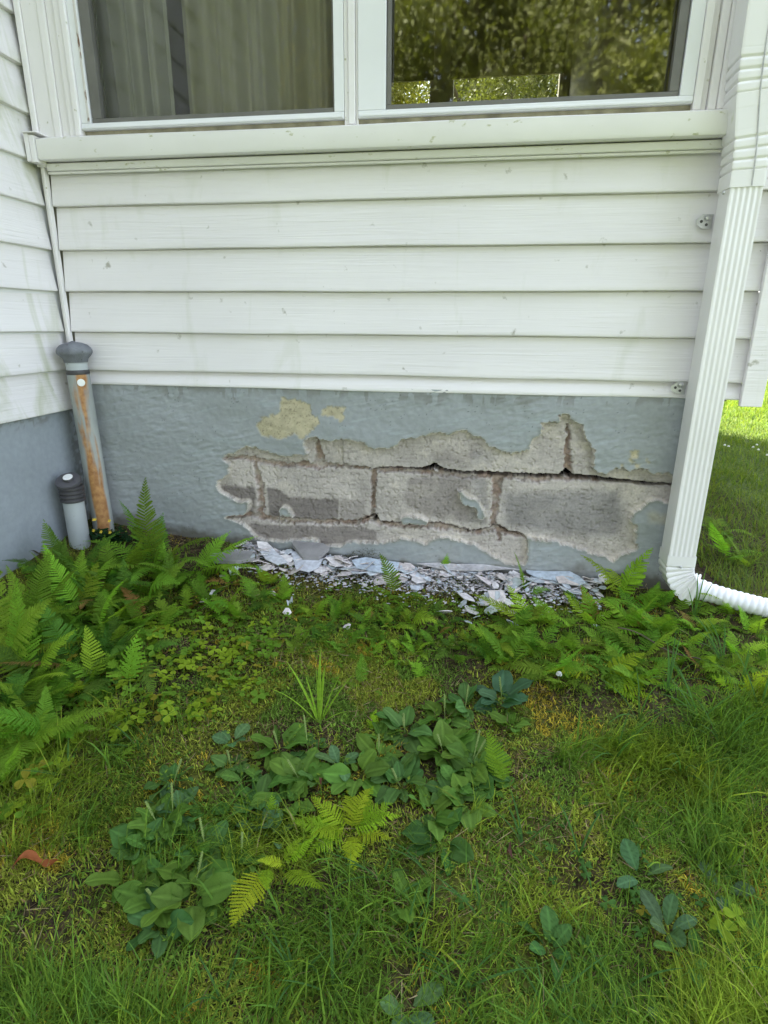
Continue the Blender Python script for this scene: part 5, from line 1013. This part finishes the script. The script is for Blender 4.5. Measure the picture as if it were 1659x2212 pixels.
tw.sweep(pts, [(.0018 * math.cos(q), .0018 * math.sin(q)) for q in np.linspace(0, 6.28, 7)[:-1]], (0, 0, 1)); o = tw.build('twig', M['bark']); tag(o, 'dry brown stem lying through the right hand ferns', 'twig')
def daisy(P, h, label, group):
    t = empty('clover_flower', tuple(P)); tag(t, label, 'flower', group); MB().lathe([(.001, 0), (.001, h)], 6).build('stem', M['spike'], t)
    mb = MB()
    for k in range(40):
        u = random.gauss(0, 1), random.gauss(0, 1), abs(random.gauss(0, 1)); n = math.sqrt(sum(q * q for q in u)); c = [q / n * .006 for q in u]; s = .0022; c[2] += h
        mb.add([(c[0] + s, c[1], c[2]), (c[0] - s, c[1], c[2]), (c[0], c[1] + s, c[2]), (c[0], c[1] - s, c[2]), (c[0], c[1], c[2] + 2 * s), (c[0], c[1], c[2] - s)], [(0, 2, 4), (2, 1, 4), (1, 3, 4), (3, 0, 4), (2, 0, 5), (1, 2, 5), (3, 1, 5), (0, 3, 5)])
    mb.build('flower_head', M['whitepetal'], t)
for pp in ((1622, 990), (1630, 984), (1633, 996), (1561, 985), (1569, 988), (1652, 1008)): P = on_g(*pp); daisy(P, .07, 'white clover flower on the shaded lawn beyond the downspout', 'white clover flowers on the lawn')
P = on_g(1205, 1480); daisy(P, .03, 'tiny white flower at the foot of the right hand ferns', None)

# ------------------------------------------------------------------ trees behind the viewer (seen in the panes) and beyond the house
def tree_crown(seed, n, rx, rz, zc, leaf):
    g = np.random.default_rng(seed); cl = g.normal(0, 1, (70, 3)); cl /= np.linalg.norm(cl, axis=1)[:, None]; cl *= (g.random((70, 1)) ** .4) * np.array([rx, rx, rz]); cs = g.uniform(.35, .8, 70)
    k = g.integers(0, 70, n); p = cl[k] + g.normal(0, 1, (n, 3)) * cs[k][:, None] * .55; p[:, 2] += zc; a = g.normal(0, 1, (n, 3)); a /= np.linalg.norm(a, axis=1)[:, None]; b = np.cross(a, g.normal(0, 1, (n, 3))); b /= np.linalg.norm(b, axis=1)[:, None]
    s = leaf * g.uniform(.6, 1.3, (n, 1)); V = np.stack([p - a * s, p + b * s * .5, p + a * s, p - b * s * .5], 1).reshape(-1, 3); F = (np.arange(n) * 4)[:, None] + np.arange(4)
    tone = g.uniform(.75, 1.25, 70)[k][:, None] * g.uniform(.8, 1.2, (n, 1)); C = np.repeat((np.array([[.17, .165, .045]]) * tone)[:, None, :], 4, 1).reshape(-1, 3); return V, F, C
def trunk_mb(h, r, seed):
    g = random.Random(seed); mb = MB(); pts = [(g.uniform(-.08, .08) * i, g.uniform(-.08, .08) * i, h * i / 7) for i in range(8)]; c8 = [(r * math.cos(q), r * math.sin(q)) for q in np.linspace(0, 6.28, 13)[:-1]]
    mb.sweep(pts, c8, (0, 1, 0), [1 - .10 * i for i in range(8)])
    for k in range(9):
        z = h * (.3 + .07 * k); q = g.uniform(0, 6.28); l = g.uniform(1.2, 2.4); base = pts[min(7, int(z / h * 7))]
        mb.sweep([(base[0], base[1], z), (base[0] + math.cos(q) * l * .5, base[1] + math.sin(q) * l * .5, z + l * .35), (base[0] + math.cos(q) * l, base[1] + math.sin(q) * l, z + l * .9)], [(a * .35, b * .35) for a, b in c8], (0, .3, 1), [1, .7, .3])
    return mb
cr = [tree_crown(s, 60000, 2.3, 3.6, 6.0, .05) for s in (1, 2)]
crown_me = [mk('crown', *c[:2], M['treeleaf'], c[2], link=False).data for c in cr]
trunk_me = []
for s in (3, 4): o = trunk_mb(8.0, .24, s).build('trunk', M['bark']); trunk_me.append(o.data); COL.objects.unlink(o); bpy.data.objects.remove(o)
TR = [(-4.5, -10.5, 1.0, (1, .95, .7)), (-1.6, -11.5, 1.1, (1.1, 1, .7)), (1.0, -10.2, 1.0, (.8, .9, .8)), (3.6, -11.0, 1.15, (.9, 1, .8)), (6.6, -12.5, 1.0, (.9, 1, .9)), (9.5, -10.5, .8, (.9, 1, .9)), (-8, -12, 1.2, (1, 1, .8))]
for k, (x, y, s, c) in enumerate(TR):
    t = empty('tree', (x, y, -.3)); tag(t, 'tall green tree mirrored in the right hand window', 'tree', 'trees mirrored in the window')
    for nm, me in (('crown', crown_me[k % 2]), ('trunk', trunk_me[k % 2])): o = bpy.data.objects.new(nm, me); COL.objects.link(o); o.parent = t; o.scale = (s,) * 3; o.rotation_euler = (0, 0, k * 1.3); o.color = (*c, 1)
TR2 = [(-1.6, 13, .85, (1.5, 1.5, .9)), (-3.4, 15, .9, (1.3, 1.4, .9)), (1.4, 12.5, .7, (.7, .8, .8)), (3.4, 14, .95, (1, 1.1, .8)), (.6, 17, 1.1, (1, 1.1, .8)), (8.8, 15.5, .8, (1, 1.1, .8)), (5.5, 19, .9, (1, 1.1, .8))]
for k, (x, y, s, c) in enumerate(TR2):
    t = empty('tree', (x, y, -.2)); tag(t, 'leafy tree behind the house glimpsed through the far room windows', 'tree', 'trees behind the house')
    for nm, me in (('crown', crown_me[(k + 1) % 2]), ('trunk', trunk_me[(k + 1) % 2])): o = bpy.data.objects.new(nm, me); COL.objects.link(o); o.parent = t; o.scale = (s,) * 3; o.rotation_euler = (0, 0, k * 1.7 + 1); o.color = (*c, 1)
